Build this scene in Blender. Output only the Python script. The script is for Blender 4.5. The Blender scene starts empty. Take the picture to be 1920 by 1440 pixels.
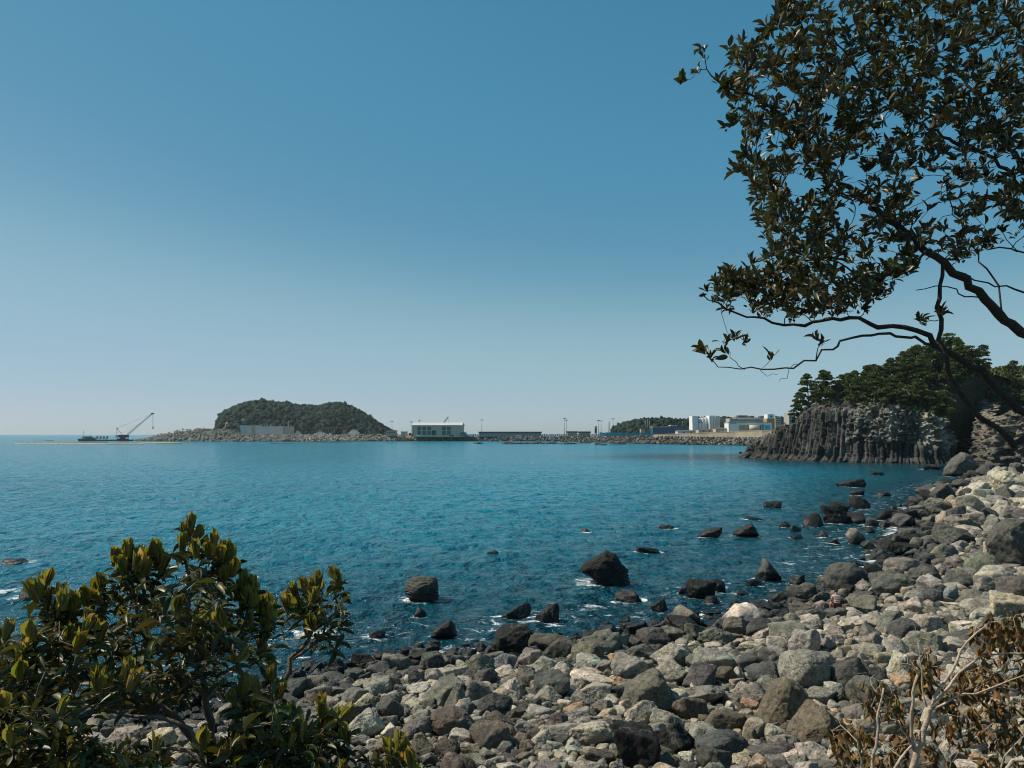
import bpy, bmesh, math, random
import numpy as np
from mathutils import Vector, Matrix, noise as mnoise

random.seed(7)
RNG = np.random.default_rng(11)
scene = bpy.context.scene
COL = scene.collection

# ------------------------------------------------------------------ camera maths
F = 1450.0                      # focal length in pixels of the 1920 px wide photograph
EYE = np.array([0.0, 0.0, 8.0])
PITCH = math.atan2(814 - 720, F)
FW = np.array([0, math.cos(PITCH), math.sin(PITCH)])
UP = np.array([0, -math.sin(PITCH), math.cos(PITCH)])
RT = np.array([1.0, 0, 0])

def ray(px, py):
    return FW + RT * ((px - 960) / F) + UP * ((720 - py) / F)

def P(px, py, Y):
    d = ray(px, py)
    return EYE + d * (Y / d[1])

def sea_pt(px, py, z=0.0):
    d = ray(px, py)
    return EYE + d * ((z - EYE[2]) / d[2])

def project(p):
    v = np.asarray(p, float) - EYE
    z = v @ FW
    return 960 + F * (v @ RT) / z, 720 - F * (v @ UP) / z

def sm(a, b, x):
    t = np.clip((np.asarray(x, float) - a) / (b - a), 0, 1)
    return t * t * (3 - 2 * t)

# ------------------------------------------------------------------ object helpers
def tag(o, label=None, cat=None, group=None, kind=None):
    if label: o['label'] = label
    if cat: o['category'] = cat
    if group: o['group'] = group
    if kind: o['kind'] = kind
    return o

def empty(name, loc=(0, 0, 0)):
    o = bpy.data.objects.new(name, None)
    o.empty_display_size = 0.2
    o.location = loc
    COL.objects.link(o)
    return o

def np_mesh(name, verts, faces_list, smooth=False):
    """verts (N,3); faces_list = list of int arrays (M,k)."""
    me = bpy.data.meshes.new(name)
    verts = np.ascontiguousarray(verts, dtype=np.float32)
    me.vertices.add(len(verts))
    me.vertices.foreach_set('co', verts.ravel())
    loops = np.concatenate([f.ravel() for f in faces_list]).astype(np.int32)
    counts = np.concatenate([np.full(len(f), f.shape[1], np.int32) for f in faces_list])
    starts = np.concatenate([[0], np.cumsum(counts)[:-1]]).astype(np.int32)
    me.loops.add(len(loops))
    me.loops.foreach_set('vertex_index', loops)
    me.polygons.add(len(counts))
    me.polygons.foreach_set('loop_start', starts)
    if smooth:
        me.polygons.foreach_set('use_smooth', np.ones(len(counts), bool))
    me.update(calc_edges=True)
    return me

def set_attr(me, name, arr):
    arr = np.asarray(arr, np.float32)
    if arr.ndim == 1:
        a = me.attributes.new(name, 'FLOAT', 'POINT')
        a.data.foreach_set('value', arr)
    else:
        if arr.shape[1] == 3:
            arr = np.concatenate([arr, np.ones((len(arr), 1), np.float32)], 1)
        a = me.attributes.new(name, 'FLOAT_COLOR', 'POINT')
        a.data.foreach_set('color', np.ascontiguousarray(arr).ravel())

def link(name, me, mat, parent=None, loc=None):
    o = bpy.data.objects.new(name, me)
    COL.objects.link(o)
    if mat and not me.materials:
        me.materials.append(mat)
    if loc is not None: o.location = loc
    if parent: o.parent = parent
    return o

class MB:
    """collects shapes and links them as ONE mesh object"""
    def __init__(s):
        s.v, s.f, s.n = [], [], 0
    def add(s, verts, faces):
        s.v.append(np.asarray(verts, float))
        for f in faces: s.f.append([i + s.n for i in f])
        s.n += len(verts)
        return s
    def box(s, c, d, yaw=0.0, rot=None):
        hx, hy, hz = d[0] / 2, d[1] / 2, d[2] / 2
        v = np.array([[x, y, z] for x in (-hx, hx) for y in (-hy, hy) for z in (-hz, hz)])
        if rot is not None:
            v = v @ np.array(rot).T
        if yaw:
            c_, s_ = math.cos(yaw), math.sin(yaw)
            v = v @ np.array([[c_, -s_, 0], [s_, c_, 0], [0, 0, 1]]).T
        v = v + np.asarray(c)
        return s.add(v, [(0, 1, 3, 2), (4, 6, 7, 5), (0, 4, 5, 1), (2, 3, 7, 6), (0, 2, 6, 4), (1, 5, 7, 3)])
    def bar(s, a, b, r, n=6, r2=None):
        return s.tube([a, b], [r, r if r2 is None else r2], n)
    def tube(s, pts, rad, n=6):
        pts = [np.asarray(p, float) for p in pts]
        m = len(pts)
        if np.isscalar(rad): rad = [rad] * m
        vs, fs = [], []
        u = None
        for i in range(m):
            t = pts[min(i + 1, m - 1)] - pts[max(i - 1, 0)]
            t = t / (np.linalg.norm(t) + 1e-9)
            if u is None:
                u = np.cross(t, [0.31, 0.2, 0.93])
                if np.linalg.norm(u) < 1e-3: u = np.cross(t, [1, 0, 0])
            u = u - t * (u @ t); u = u / (np.linalg.norm(u) + 1e-9)
            w = np.cross(t, u)
            for k in range(n):
                a = 2 * math.pi * k / n
                vs.append(pts[i] + rad[i] * (math.cos(a) * u + math.sin(a) * w))
        for i in range(m - 1):
            for k in range(n):
                k2 = (k + 1) % n
                fs.append((i * n + k, i * n + k2, (i + 1) * n + k2, (i + 1) * n + k))
        fs.append(tuple(range(n - 1, -1, -1)))
        fs.append(tuple((m - 1) * n + k for k in range(n)))
        return s.add(vs, fs)
    def prism(s, poly, a, b):
        """poly: list of 3-D points (planar), extruded by vector a->b"""
        poly = np.asarray(poly, float); off = np.asarray(b, float) - np.asarray(a, float)
        n = len(poly)
        fs = [tuple(range(n - 1, -1, -1)), tuple(range(n, 2 * n))]
        for k in range(n):
            k2 = (k + 1) % n
            fs.append((k, k2, n + k2, n + k))
        return s.add(np.concatenate([poly, poly + off]), fs)
    def build(s, name, mat, parent=None, smooth=False):
        me = bpy.data.meshes.new(name)
        me.from_pydata(np.concatenate(s.v).tolist(), [], s.f)
        if smooth:
            me.polygons.foreach_set('use_smooth', np.ones(len(me.polygons), bool))
        bm = bmesh.new(); bm.from_mesh(me)
        bmesh.ops.recalc_face_normals(bm, faces=bm.faces)
        bm.to_mesh(me); bm.free()
        me.update()
        return link(name, me, mat, parent)

def put(o, base):
    """move a thing's mesh so that its origin sits at `base` (world)"""
    b = Vector(base)
    o.data.transform(Matrix.Translation(-b)); o.location = b
    return o

# ------------------------------------------------------------------ materials
def new_mat(name):
    m = bpy.data.materials.new(name); m.use_nodes = True
    nt = m.node_tree; nt.nodes.clear()
    out = nt.nodes.new('ShaderNodeOutputMaterial')
    b = nt.nodes.new('ShaderNodeBsdfPrincipled')
    nt.links.new(b.outputs[0], out.inputs[0])
    return m, nt, b

def N(nt, t, **kw):
    n = nt.nodes.new(t)
    for k, v in kw.items():
        if k.startswith('i_'):
            n.inputs[k[2:].replace('_', ' ')].default_value = v
        else:
            setattr(n, k, v)
    return n

def ramp(nt, fac, stops):
    r = nt.nodes.new('ShaderNodeValToRGB')
    e = r.color_ramp.elements
    while len(e) < len(stops): e.new(0.5)
    for k, (p, c) in enumerate(stops):
        e[k].position = p
        e[k].color = (c, c, c, 1) if np.isscalar(c) else (*c, 1)
    nt.links.new(fac, r.inputs[0])
    return r.outputs[0]

def mix(nt, mode, a, b, fac=1.0):
    m = nt.nodes.new('ShaderNodeMix'); m.data_type = 'RGBA'; m.blend_type = mode
    for sock, v in ((m.inputs[0], fac), (m.inputs[6], a), (m.inputs[7], b)):
        if hasattr(v, 'is_output'): nt.links.new(v, sock)
        elif np.isscalar(v): sock.default_value = v
        else: sock.default_value = (*v, 1) if len(v) == 3 else v
    return m.outputs[2]

def math_n(nt, op, a, b=0.0, clamp=False):
    m = nt.nodes.new('ShaderNodeMath'); m.operation = op; m.use_clamp = clamp
    for sock, v in ((m.inputs[0], a), (m.inputs[1], b)):
        if hasattr(v, 'is_output'): nt.links.new(v, sock)
        else: sock.default_value = v
    return m.outputs[0]

def simple_mat(name, col, rough=0.7, metal=0.0, vary=0.25, scale=0.6, bump=0.0, spec=0.4):
    """plain surface with blotchy weathering"""
    m, nt, b = new_mat(name)
    geo = N(nt, 'ShaderNodeNewGeometry')
    nz = N(nt, 'ShaderNodeTexNoise', i_Scale=scale, i_Detail=6.0, i_Roughness=0.6)
    nt.links.new(geo.outputs['Position'], nz.inputs['Vector'])
    r = ramp(nt, nz.outputs[0], [(0.25, 1 - vary), (0.75, 1 + vary * 0.5)])
    c = mix(nt, 'MULTIPLY', col, r)
    nt.links.new(c, b.inputs['Base Color'])
    b.inputs['Roughness'].default_value = rough
    b.inputs['Metallic'].default_value = metal
    b.inputs['Specular IOR Level'].default_value = spec
    if bump:
        n2 = N(nt, 'ShaderNodeTexNoise', i_Scale=scale * 6, i_Detail=4.0)
        nt.links.new(geo.outputs['Position'], n2.inputs['Vector'])
        bp = N(nt, 'ShaderNodeBump', i_Strength=bump, i_Distance=0.05)
        nt.links.new(n2.outputs[0], bp.inputs['Height'])
        nt.links.new(bp.outputs[0], b.inputs['Normal'])
    return m

def rock_mat(name, wet_line=True, s=1.0, bumpd=0.035):
    m, nt, b = new_mat(name)
    geo = N(nt, 'ShaderNodeNewGeometry')
    pos = geo.outputs['Position']
    at = N(nt, 'ShaderNodeAttribute', attribute_name='tint')
    def nz(scale, detail=6.0, rough=0.6):
        n = N(nt, 'ShaderNodeTexNoise', i_Scale=scale * s, i_Detail=detail, i_Roughness=rough)
        nt.links.new(pos, n.inputs['Vector']); return n.outputs[0]
    big, mid, fine = nz(1.6), nz(6.0, 8.0, 0.7), nz(34.0, 5.0, 0.75)
    c = mix(nt, 'MULTIPLY', at.outputs['Color'], ramp(nt, big, [(0.3, 0.66), (0.7, 1.25)]))
    c = mix(nt, 'MULTIPLY', c, ramp(nt, mid, [(0.3, 0.5), (0.5, 1.0), (0.72, 1.4)]))
    c = mix(nt, 'MULTIPLY', c, ramp(nt, fine, [(0.34, 0.42), (0.5, 1.0), (0.68, 1.5)]))
    # brownish and pale mineral blotches
    blot = ramp(nt, nz(3.1, 4.0), [(0.56, 0.0), (0.68, 0.5)])
    c = mix(nt, 'MIX', c, mix(nt, 'MULTIPLY', c, (1.25, 1.0, 0.72)), blot)
    # thin pale mineral veins and dark cracks
    ve = nz(0.9, 4.0, 0.5); vm = ramp(nt, nz(0.55, 2.0), [(0.5, 0.0), (0.6, 0.55)])
    vein = mix(nt, 'MULTIPLY', ramp(nt, math_n(nt, 'ABSOLUTE', math_n(nt, 'SUBTRACT', ve, 0.5)), [(0.0, 1.0), (0.014, 0.0)]), vm)
    c = mix(nt, 'MIX', c, mix(nt, 'ADD', c, (0.16, 0.15, 0.13)), vein)
    ck = ramp(nt, math_n(nt, 'ABSOLUTE', math_n(nt, 'SUBTRACT', nz(1.35, 5.0, 0.6), 0.47)), [(0.0, 0.35), (0.016, 1.0)])
    c = mix(nt, 'MULTIPLY', c, ck, 0.8)
    vo = N(nt, 'ShaderNodeTexVoronoi', i_Scale=22.0 * s)
    nt.links.new(pos, vo.inputs['Vector'])
    pit = ramp(nt, vo.outputs['Distance'], [(0.0, 0.35), (0.22, 1.0)])
    c = mix(nt, 'MULTIPLY', c, pit, 0.5)
    rough = 0.88
    if wet_line:
        sep = N(nt, 'ShaderNodeSeparateXYZ'); nt.links.new(pos, sep.inputs[0])
        z = math_n(nt, 'ADD', sep.outputs[2], math_n(nt, 'MULTIPLY', math_n(nt, 'SUBTRACT', big, 0.5), 0.7))
        mr = N(nt, 'ShaderNodeMapRange', interpolation_type='SMOOTHSTEP')
        mr.inputs[1].default_value = 0.35; mr.inputs[2].default_value = 0.75
        mr.inputs[3].default_value = 1.0; mr.inputs[4].default_value = 0.0
        nt.links.new(z, mr.inputs[0])
        wet = mr.outputs[0]
        c = mix(nt, 'MIX', c, mix(nt, 'MULTIPLY', c, (0.26, 0.27, 0.26)), wet)
        rr = math_n(nt, 'MULTIPLY_ADD', wet, -0.5)
        rr.node.inputs[2].default_value = 0.88
        nt.links.new(rr, b.inputs['Roughness'])
    else:
        b.inputs['Roughness'].default_value = rough
    nt.links.new(c, b.inputs['Base Color'])
    b.inputs['Specular IOR Level'].default_value = 0.35
    h = math_n(nt, 'ADD', math_n(nt, 'MULTIPLY', mid, 1.6), math_n(nt, 'MULTIPLY', fine, 0.55))
    h = math_n(nt, 'ADD', h, math_n(nt, 'MULTIPLY', pit, 0.25))
    h = math_n(nt, 'ADD', h, math_n(nt, 'MULTIPLY', ck, 0.5))
    bp = N(nt, 'ShaderNodeBump', i_Strength=0.9, i_Distance=bumpd)
    nt.links.new(h, bp.inputs['Height'])
    nt.links.new(bp.outputs[0], b.inputs['Normal'])
    return m

def leaf_mat(name, top, under, rough=0.38, trans=0.12, spec=0.5):
    m, nt, b = new_mat(name)
    geo = N(nt, 'ShaderNodeNewGeometry')
    at = N(nt, 'ShaderNodeAttribute', attribute_name='tint')
    c = mix(nt, 'MIX', top, under, geo.outputs['Backfacing'])
    c = mix(nt, 'MULTIPLY', c, at.outputs['Color'])
    nt.links.new(c, b.inputs['Base Color'])
    b.inputs['Roughness'].default_value = rough
    b.inputs['Specular IOR Level'].default_value = spec
    if trans:
        tr = N(nt, 'ShaderNodeBsdfTranslucent')
        nt.links.new(mix(nt, 'MULTIPLY', c, (1.5, 1.6, 0.5)), tr.inputs[0])
        ms = N(nt, 'ShaderNodeMixShader'); ms.inputs[0].default_value = trans
        nt.links.new(b.outputs[0], ms.inputs[1]); nt.links.new(tr.outputs[0], ms.inputs[2])
        out = [n for n in nt.nodes if n.type == 'OUTPUT_MATERIAL'][0]
        nt.links.new(ms.outputs[0], out.inputs[0])
    return m

M = {}
M['rock'] = rock_mat('weathered_rock')
M['cliff'] = rock_mat('basalt_cliff', s=0.22, bumpd=0.25)
M['rubble'] = rock_mat('rubble_rock', wet_line=True, s=0.25)
M['core'] = rock_mat('breakwater_core', wet_line=False, s=0.25)
M['bark_dark'] = simple_mat('dark_bark', (0.055, 0.044, 0.034), 0.85, vary=0.6, scale=14, bump=0.6)
M['bark_pale'] = simple_mat('pale_dry_bark', (0.52, 0.40, 0.29), 0.8, vary=0.45, scale=16, bump=0.4)
M['bark_shrub'] = simple_mat('shrub_bark', (0.17, 0.125, 0.085), 0.8, vary=0.5, scale=16, bump=0.4)
M['leaf_tree'] = leaf_mat('tree_leaf', (0.038, 0.040, 0.013), (0.070, 0.060, 0.025), 0.40, 0.14, 0.4)
M['bud_tree'] = leaf_mat('tree_bud', (0.20, 0.15, 0.06), (0.2, 0.15, 0.06), 0.5, 0.1)
M['leaf_shrub'] = leaf_mat('shrub_leaf', (0.060, 0.060, 0.018), (0.075, 0.066, 0.024), 0.42, 0.16, 0.35)
M['leaf_young'] = leaf_mat('young_leaf', (0.27, 0.22, 0.06), (0.30, 0.24, 0.07), 0.5, 0.35, 0.3)
M['leaf_dead'] = leaf_mat('withered_leaf', (0.19, 0.105, 0.03), (0.17, 0.10, 0.034), 0.6, 0.12, 0.25)
M['pine'] = leaf_mat('pine_needles', (0.11, 0.135, 0.042), (0.10, 0.125, 0.04), 0.65, 0.05, 0.2)
M['pine_light'] = leaf_mat('fresh_green_leaves', (0.12, 0.17, 0.025), (0.11, 0.15, 0.025), 0.6, 0.15, 0.2)
M['forest'] = leaf_mat('forest_leaves', (0.017, 0.034, 0.025), (0.016, 0.032, 0.024), 0.8, 0.0, 0.1)

# ------------------------------------------------------------------ rock shapes
_ico = {}
def ico(sub):
    if sub not in _ico:
        bm = bmesh.new()
        bmesh.ops.create_icosphere(bm, subdivisions=sub, radius=1.0)
        bm.verts.ensure_lookup_table()
        v = np.array([w.co[:] for w in bm.verts]); f = np.array([[q.index for q in p.verts] for p in bm.faces])
        bm.free()
        _ico[sub] = (v / np.linalg.norm(v, axis=1, keepdims=True), f)
    return _ico[sub]

def unit(v):
    return v / (np.linalg.norm(v, axis=-1, keepdims=True) + 1e-9)

class VNoise:
    """vectorised value noise"""
    def __init__(s, seed):
        s.t = np.random.default_rng(seed).random((32, 32, 32)) * 2 - 1
    def __call__(s, p):
        p = np.asarray(p, float); i = np.floor(p).astype(int); f = p - i; f = f * f * (3 - 2 * f)
        r = 0
        for dx in (0, 1):
            for dy in (0, 1):
                for dz in (0, 1):
                    w = (f[..., 0] if dx else 1 - f[..., 0]) * (f[..., 1] if dy else 1 - f[..., 1]) * (f[..., 2] if dz else 1 - f[..., 2])
                    r = r + w * s.t[(i[..., 0] + dx) % 32, (i[..., 1] + dy) % 32, (i[..., 2] + dz) % 32]
        return r
    def fbm(s, p, o=4, g=0.5):
        a, r = 1.0, 0
        p = np.asarray(p, float)
        for k in range(o):
            r = r + a * s(p * (2.03 ** k) + 17.3 * k); a *= g
        return r
VN = VNoise(3)

def rock_shape(rng, kind, sub):
    """unit-ish rock: soft intersection of random half spaces, then noise"""
    v, f = ico(sub)
    if kind == 'round':   K, p, lo, rough = 12, 15, 0.78, 0.06
    elif kind == 'oblong': K, p, lo, rough = 11, 16, 0.74, 0.06
    elif kind == 'flat':  K, p, lo, rough = 10, 26, 0.72, 0.06
    elif kind == 'pointed': K, p, lo, rough = 7, 26, 0.72, 0.06
    elif kind == 'layered': K, p, lo, rough = 9, 22, 0.80, 0.06
    else:                 K, p, lo, rough = 9, 38, 0.62, 0.07
    n = unit(rng.normal(size=(K, 3))); d = rng.uniform(lo, 1.0, K)
    # six axis planes keep it closed
    n = np.concatenate([n, np.eye(3), -np.eye(3)]); d = np.concatenate([d, rng.uniform(0.92, 1.1, 6)])
    q = np.maximum(v @ n.T, 0) / d
    r = np.sum(q ** p, axis=1) ** (-1.0 / p)
    off = rng.uniform(0, 30, 3)
    r = r * (1 + rough * 1.4 * VN.fbm(v * 1.7 + off, 3) + rough * 0.6 * VN.fbm(v * 6 + off, 4, 0.65))
    if kind in ('layered', 'striped'):
        ax = unit(rng.normal(size=3) * np.array([0.5, 0.4, 1.0])) if kind == 'layered' else np.array([1.0, 0.25, 0.1])
        s = (v * r[:, None]) @ ax * 8.0 + 1.3 * VN(v * 1.6 + off)
        r = r * (1 + 0.032 * (np.abs((s % 1.0) - 0.5) * 2 - 0.5) + 0.02 * np.sign(np.sin(s * 2.1)) )
    w = v * r[:, None]
    if kind == 'pointed':
        t = np.clip((w[:, 2] + 0.6) / 1.7, 0, 1)
        w[:, 0] = w[:, 0] * (1.1 - 0.85 * t) - 0.15 * t; w[:, 1] *= 1.1 - 0.7 * t
    return w, f

OUTLINE = {
 'big black wedge boulder': [(-1, .15), (-.6, .54), (.06, 1), (.42, .83), (.72, .34), (.97, -.1), (.95, -1), (.13, -.9), (-.6, -.34), (-.9, -.1)],
 'flat-topped block in the water': [(-1, -1), (-1, .3), (-.9, .7), (-.6, .95), (.6, 1), (.97, .85), (1, -.2), (.95, -1)],
 'sharp pyramid rock': [(-1, -1), (-.95, -.5), (-.55, .2), (-.3, 1), (0, .75), (.45, .1), (1, -.75), (1, -1)],
 'big pointed boulder': [(-1, -.6), (-.75, .2), (-.35, .62), (.25, 1), (.42, .8), (.72, 0), (1, -.6), (.9, -1), (-.9, -1)],
 'giant dome boulder': [(-1, -.3), (-.9, .3), (-.5, .85), (.05, 1), (.6, .85), (.95, .3), (1, -.4), (.8, -1), (-.8, -1)],
 'huge speckled round boulder': [(-1, 0), (-.85, .6), (-.4, .95), (.3, 1), (.75, .75), (1, .1), (.95, -.6), (.6, -1), (-.3, -.9), (-.85, -.6)],
 'massive olive boulder': [(-1, -1), (-.75, -.2), (-.35, .75), (.1, 1), (.55, .8), (.9, .3), (1, -.3), (1, -1)],
 'pale ribbed stump': [(-1, -1), (-.95, .2), (-.55, .95), (0, 1), (.3, .7), (.85, .5), (1, -.2), (1, -1)],
 'enormous dark boulder': [(-1, -1), (-1, 0), (-.6, .6), (-.1, .95), (.5, 1), (1, .8), (1, -1)],
 'pair of black wedge rocks': [(-1, -.7), (-.6, .1), (.2, .6), (.95, 1), (1, -.9), (-.8, -1)],
 'right wedge': [(-1, -.6), (-.3, .4), (.45, 1), (.65, .6), (1, -.6), (.9, -1), (-.9, -1)],
 'bright cream boulder': [(-1, -.6), (-.6, .2), (-.1, .85), (.4, 1), (.8, .7), (1, 0), (.8, -.8), (-.3, -1)],
 'reddish brown block': [(-1, -.8), (-.95, .5), (-.8, 1), (.3, .9), (.85, .5), (1, 0), (.95, -.9), (0, -1)],
 'chocolate brown boulder': [(-1, -1), (-.8, .1), (-.55, .8), (.1, 1), (.5, .7), (.75, .2), (1, -.5), (1, -1)],
 'olive squarish boulder': [(-1, -.4), (-.9, .6), (-.4, 1), (.5, .95), (.95, .5), (1, -.4), (.6, -1), (-.7, -1)],
 'ridge-backed boulder': [(-1, -1), (-.7, -.1), (-.2, .5), (.1, 1), (.4, .6), (.85, .2), (1, -.5), (1, -1)],
 'ravine foot rock': [(-1, -1), (-.85, -.3), (-.4, .45), (.15, 1), (.55, .75), (.9, .1), (1, -1)],
 'dark triangular waterline rock': [(-1, -1), (-.8, -.2), (-.1, .6), (.45, 1), (.75, .4), (1, -.7), (.9, -1)],
}
def outline_rock(rng, poly, sub, strata=None):
    """a boulder whose face has the given outline; real depth, rounded front and back"""
    v, f = ico(sub)
    ang = np.arctan2(v[:, 2], v[:, 0]); d2 = np.stack([np.cos(ang), np.sin(ang)], 1)
    poly = np.array(poly); r = np.full(len(v), 0.05)
    for a, b in zip(poly, np.roll(poly, -1, 0)):
        e = b - a; den = d2[:, 0] * e[1] - d2[:, 1] * e[0]
        den = np.where(np.abs(den) < 1e-9, 1e-9, den)
        t = (a[0] * e[1] - a[1] * e[0]) / den
        u = (a[0] * d2[:, 1] - a[1] * d2[:, 0]) / den
        ok = (t > 0) & (u >= -1e-6) & (u <= 1 + 1e-6)
        r = np.where(ok, np.maximum(r, t), r)
    rho = np.clip(1 - np.abs(v[:, 1]) ** 2.6, 0, 1) ** (1 / 2.6)
    off = rng.uniform(0, 30, 3)
    w = np.stack([d2[:, 0] * r * rho, np.sign(v[:, 1]) * np.abs(v[:, 1]) ** 0.9, d2[:, 1] * r * rho], 1)
    # a few random flat cuts on the front and back
    for k in range(5):
        n = unit(rng.normal(size=3) * [0.6, 1.0, 0.6]); dd = rng.uniform(0.78, 0.95)
        q = w @ n; w = w - np.where(q > dd, q - dd, 0)[:, None] * n * 0.9
    nz_ = 0.07 * VN.fbm(w * 1.9 + off, 3) + 0.022 * VN.fbm(w * 8 + off, 3, 0.6)
    if strata is not None:
        s = w @ np.array(strata) * 9 + 0.9 * VN(w * 1.5 + off)
        nz_ = nz_ + 0.045 * (np.abs((s % 1) - 0.5) * 2 - 0.5) + 0.03 * (VN(np.stack([np.floor(s), 0 * s, 0 * s + 2.5], 1)))
    w = w * (1 + nz_)[:, None]
    return w, f

def rot_xyz(a, b, c):
    ca, sa, cb, sb, cc, sc = math.cos(a), math.sin(a), math.cos(b), math.sin(b), math.cos(c), math.sin(c)
    return (np.array([[cc, -sc, 0], [sc, cc, 0], [0, 0, 1]]) @ np.array([[cb, 0, sb], [0, 1, 0], [-sb, 0, cb]])
            @ np.array([[1, 0, 0], [0, ca, -sa], [0, sa, ca]]))

ROCK_COL = {
    'pale grey': (0.43, 0.385, 0.305), 'cream white': (0.53, 0.47, 0.355), 'greenish grey': (0.165, 0.156, 0.122),
    'grey': (0.25, 0.23, 0.19), 'dark grey': (0.095, 0.093, 0.083), 'black': (0.022, 0.022, 0.020),
    'brown': (0.125, 0.102, 0.078), 'orange tan': (0.50, 0.33, 0.19), 'tan': (0.40, 0.325, 0.23),
    'pinkish grey': (0.34, 0.31, 0.27), 'olive brown': (0.165, 0.145, 0.10), 'bluish grey': (0.22, 0.235, 0.225),
}

# ------------------------------------------------------------------ camera, sun, sky
cam_d = bpy.data.cameras.new('camera'); cam_d.sensor_width = 36.0; cam_d.lens = 36.0 * F / 1920
cam_d.clip_start = 0.1; cam_d.clip_end = 40000
cam = bpy.data.objects.new('camera', cam_d); COL.objects.link(cam)
cam.location = EYE; cam.rotation_euler = (math.pi / 2 + PITCH, 0, 0)
scene.camera = cam

SUN_EL, SUN_AZ = math.radians(50), math.radians(-80)       # azimuth from straight ahead, minus = left
sd = np.array([math.sin(SUN_AZ) * math.cos(SUN_EL), math.cos(SUN_AZ) * math.cos(SUN_EL), math.sin(SUN_EL)])
sun_d = bpy.data.lights.new('sun', 'SUN'); sun_d.energy = 5.0; sun_d.angle = math.radians(0.5); sun_d.color = (1.0, 0.91, 0.76)
sun = bpy.data.objects.new('sun', sun_d); COL.objects.link(sun)
sun.rotation_euler = Vector(sd).to_track_quat('Z', 'Y').to_euler()
sun.location = (0, 0, 60)

world = bpy.data.worlds.new('World'); scene.world = world; world.use_nodes = True
wn = world.node_tree; wn.nodes.clear()
sky = wn.nodes.new('ShaderNodeTexSky'); sky.sky_type = 'NISHITA'; sky.sun_disc = False
sky.sun_elevation = SUN_EL; sky.sun_rotation = SUN_AZ
sky.air_density = 0.7; sky.dust_density = 0.1; sky.ozone_density = 3.0
bg = wn.nodes.new('ShaderNodeBackground'); bg.inputs[1].default_value = 0.1
# the photograph's teal film response, applied to the whole sky light
cv = wn.nodes.new('ShaderNodeRGBCurve'); cv.mapping.use_clip = False; cv.mapping.extend = 'EXTRAPOLATED'
CURVES = ([(0, 0), (.09, .066), (.134, .105), (.24, .27), (.46, .38), (.69, .47), (1, .52)],
          [(0, 0), (.17, .252), (.24, .30), (.39, .455), (.61, .515), (.85, .565), (1, .59)],
          [(0, 0), (.34, .415), (.45, .455), (.65, .575), (.87, .64), (1, .66)])
for ch, pts in zip(cv.mapping.curves, CURVES):
    ch.points[0].location = pts[0]; ch.points[1].location = pts[-1]
    for p in pts[1:-1]: ch.points.new(*p)
cv.mapping.update()
wn.links.new(mix(wn, 'MULTIPLY', sky.outputs[0], (0.1, 0.1, 0.1)), cv.inputs[1])
sc10 = wn.nodes.new('ShaderNodeVectorMath'); sc10.operation = 'SCALE'; sc10.inputs[3].default_value = 10.0
wn.links.new(cv.outputs[0], sc10.inputs[0]); wn.links.new(sc10.outputs[0], bg.inputs[0])
wo = wn.nodes.new('ShaderNodeOutputWorld'); wn.links.new(bg.outputs[0], wo.inputs[0])
scene.view_settings.view_transform = 'Standard'; scene.view_settings.look = 'None'
scene.view_settings.exposure = 0.0; scene.view_settings.gamma = 1.0
try:
    scene.cycles.volume_bounces = 0; scene.cycles.max_bounces = 6; scene.cycles.transparent_max_bounces = 6; scene.cycles.diffuse_bounces = 2; scene.cycles.filter_width = 1.1
except Exception: pass

# ------------------------------------------------------------------ haze
hz = MB().box((0, 6400, 36), (28000, 13200, 78)).build('haze', None)
hm = bpy.data.materials.new('haze_air'); hm.use_nodes = True; hm.node_tree.nodes.clear()
ho = hm.node_tree.nodes.new('ShaderNodeOutputMaterial'); pv = hm.node_tree.nodes.new('ShaderNodeVolumePrincipled')
pv.inputs['Color'].default_value = (0.80, 0.90, 0.95, 1); pv.inputs['Density'].default_value = 0.00006
pv.inputs['Anisotropy'].default_value = 0.3
hm.node_tree.links.new(pv.outputs[0], ho.inputs['Volume'])
hz.data.materials.append(hm); tag(hz, kind='stuff')

# ------------------------------------------------------------------ shoreline and ground
SHORE_PX = [(-900, 1480), (-300, 1400), (150, 1345), (400, 1325), (560, 1290), (640, 1268), (800, 1236), (950, 1232), (1100, 1212), (1200, 1190),
            (1330, 1172), (1480, 1140), (1570, 1114), (1650, 1072), (1692, 1012), (1705, 962), (1762, 917), (1850, 891), (1960, 880)]
SHORE = np.array([sea_pt(*p)[:2] for p in SHORE_PX])
SHORE = np.concatenate([SHORE, SHORE[-1:] + np.array([[60, 25]])])

def shore_dist(x, y):
    """signed distance to the waterline, + on land"""
    x = np.asarray(x, float); y = np.asarray(y, float)
    best = np.full(x.shape, 1e9); sign = np.ones(x.shape)
    for a, b in zip(SHORE[:-1], SHORE[1:]):
        d = b - a; L2 = d @ d
        t = np.clip(((x - a[0]) * d[0] + (y - a[1]) * d[1]) / L2, 0, 1)
        qx, qy = x - a[0] - t * d[0], y - a[1] - t * d[1]
        dd = np.hypot(qx, qy); cr = d[0] * qy - d[1] * qx
        m = dd < best - 1e-9
        best = np.where(m, dd, best); sign = np.where(m, np.where(cr < 0, 1.0, -1.0), sign)
    return best * sign

def ground(x, y):
    x = np.asarray(x, float); y = np.asarray(y, float)
    d = shore_dist(x, y)
    z = np.where(d > 0, 3.3 * (1 - np.exp(-np.maximum(d, 0) / 21)), np.maximum(0.16 * d, -5))
    z = z + 0.22 * VN.fbm(np.stack([x * 0.22, y * 0.22, 0 * x + 4], -1), 3)
    z = z + 4.0 * sm(13.0, 3.0, y) + 0.25 * sm(3, -6, y)
    return z

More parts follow.
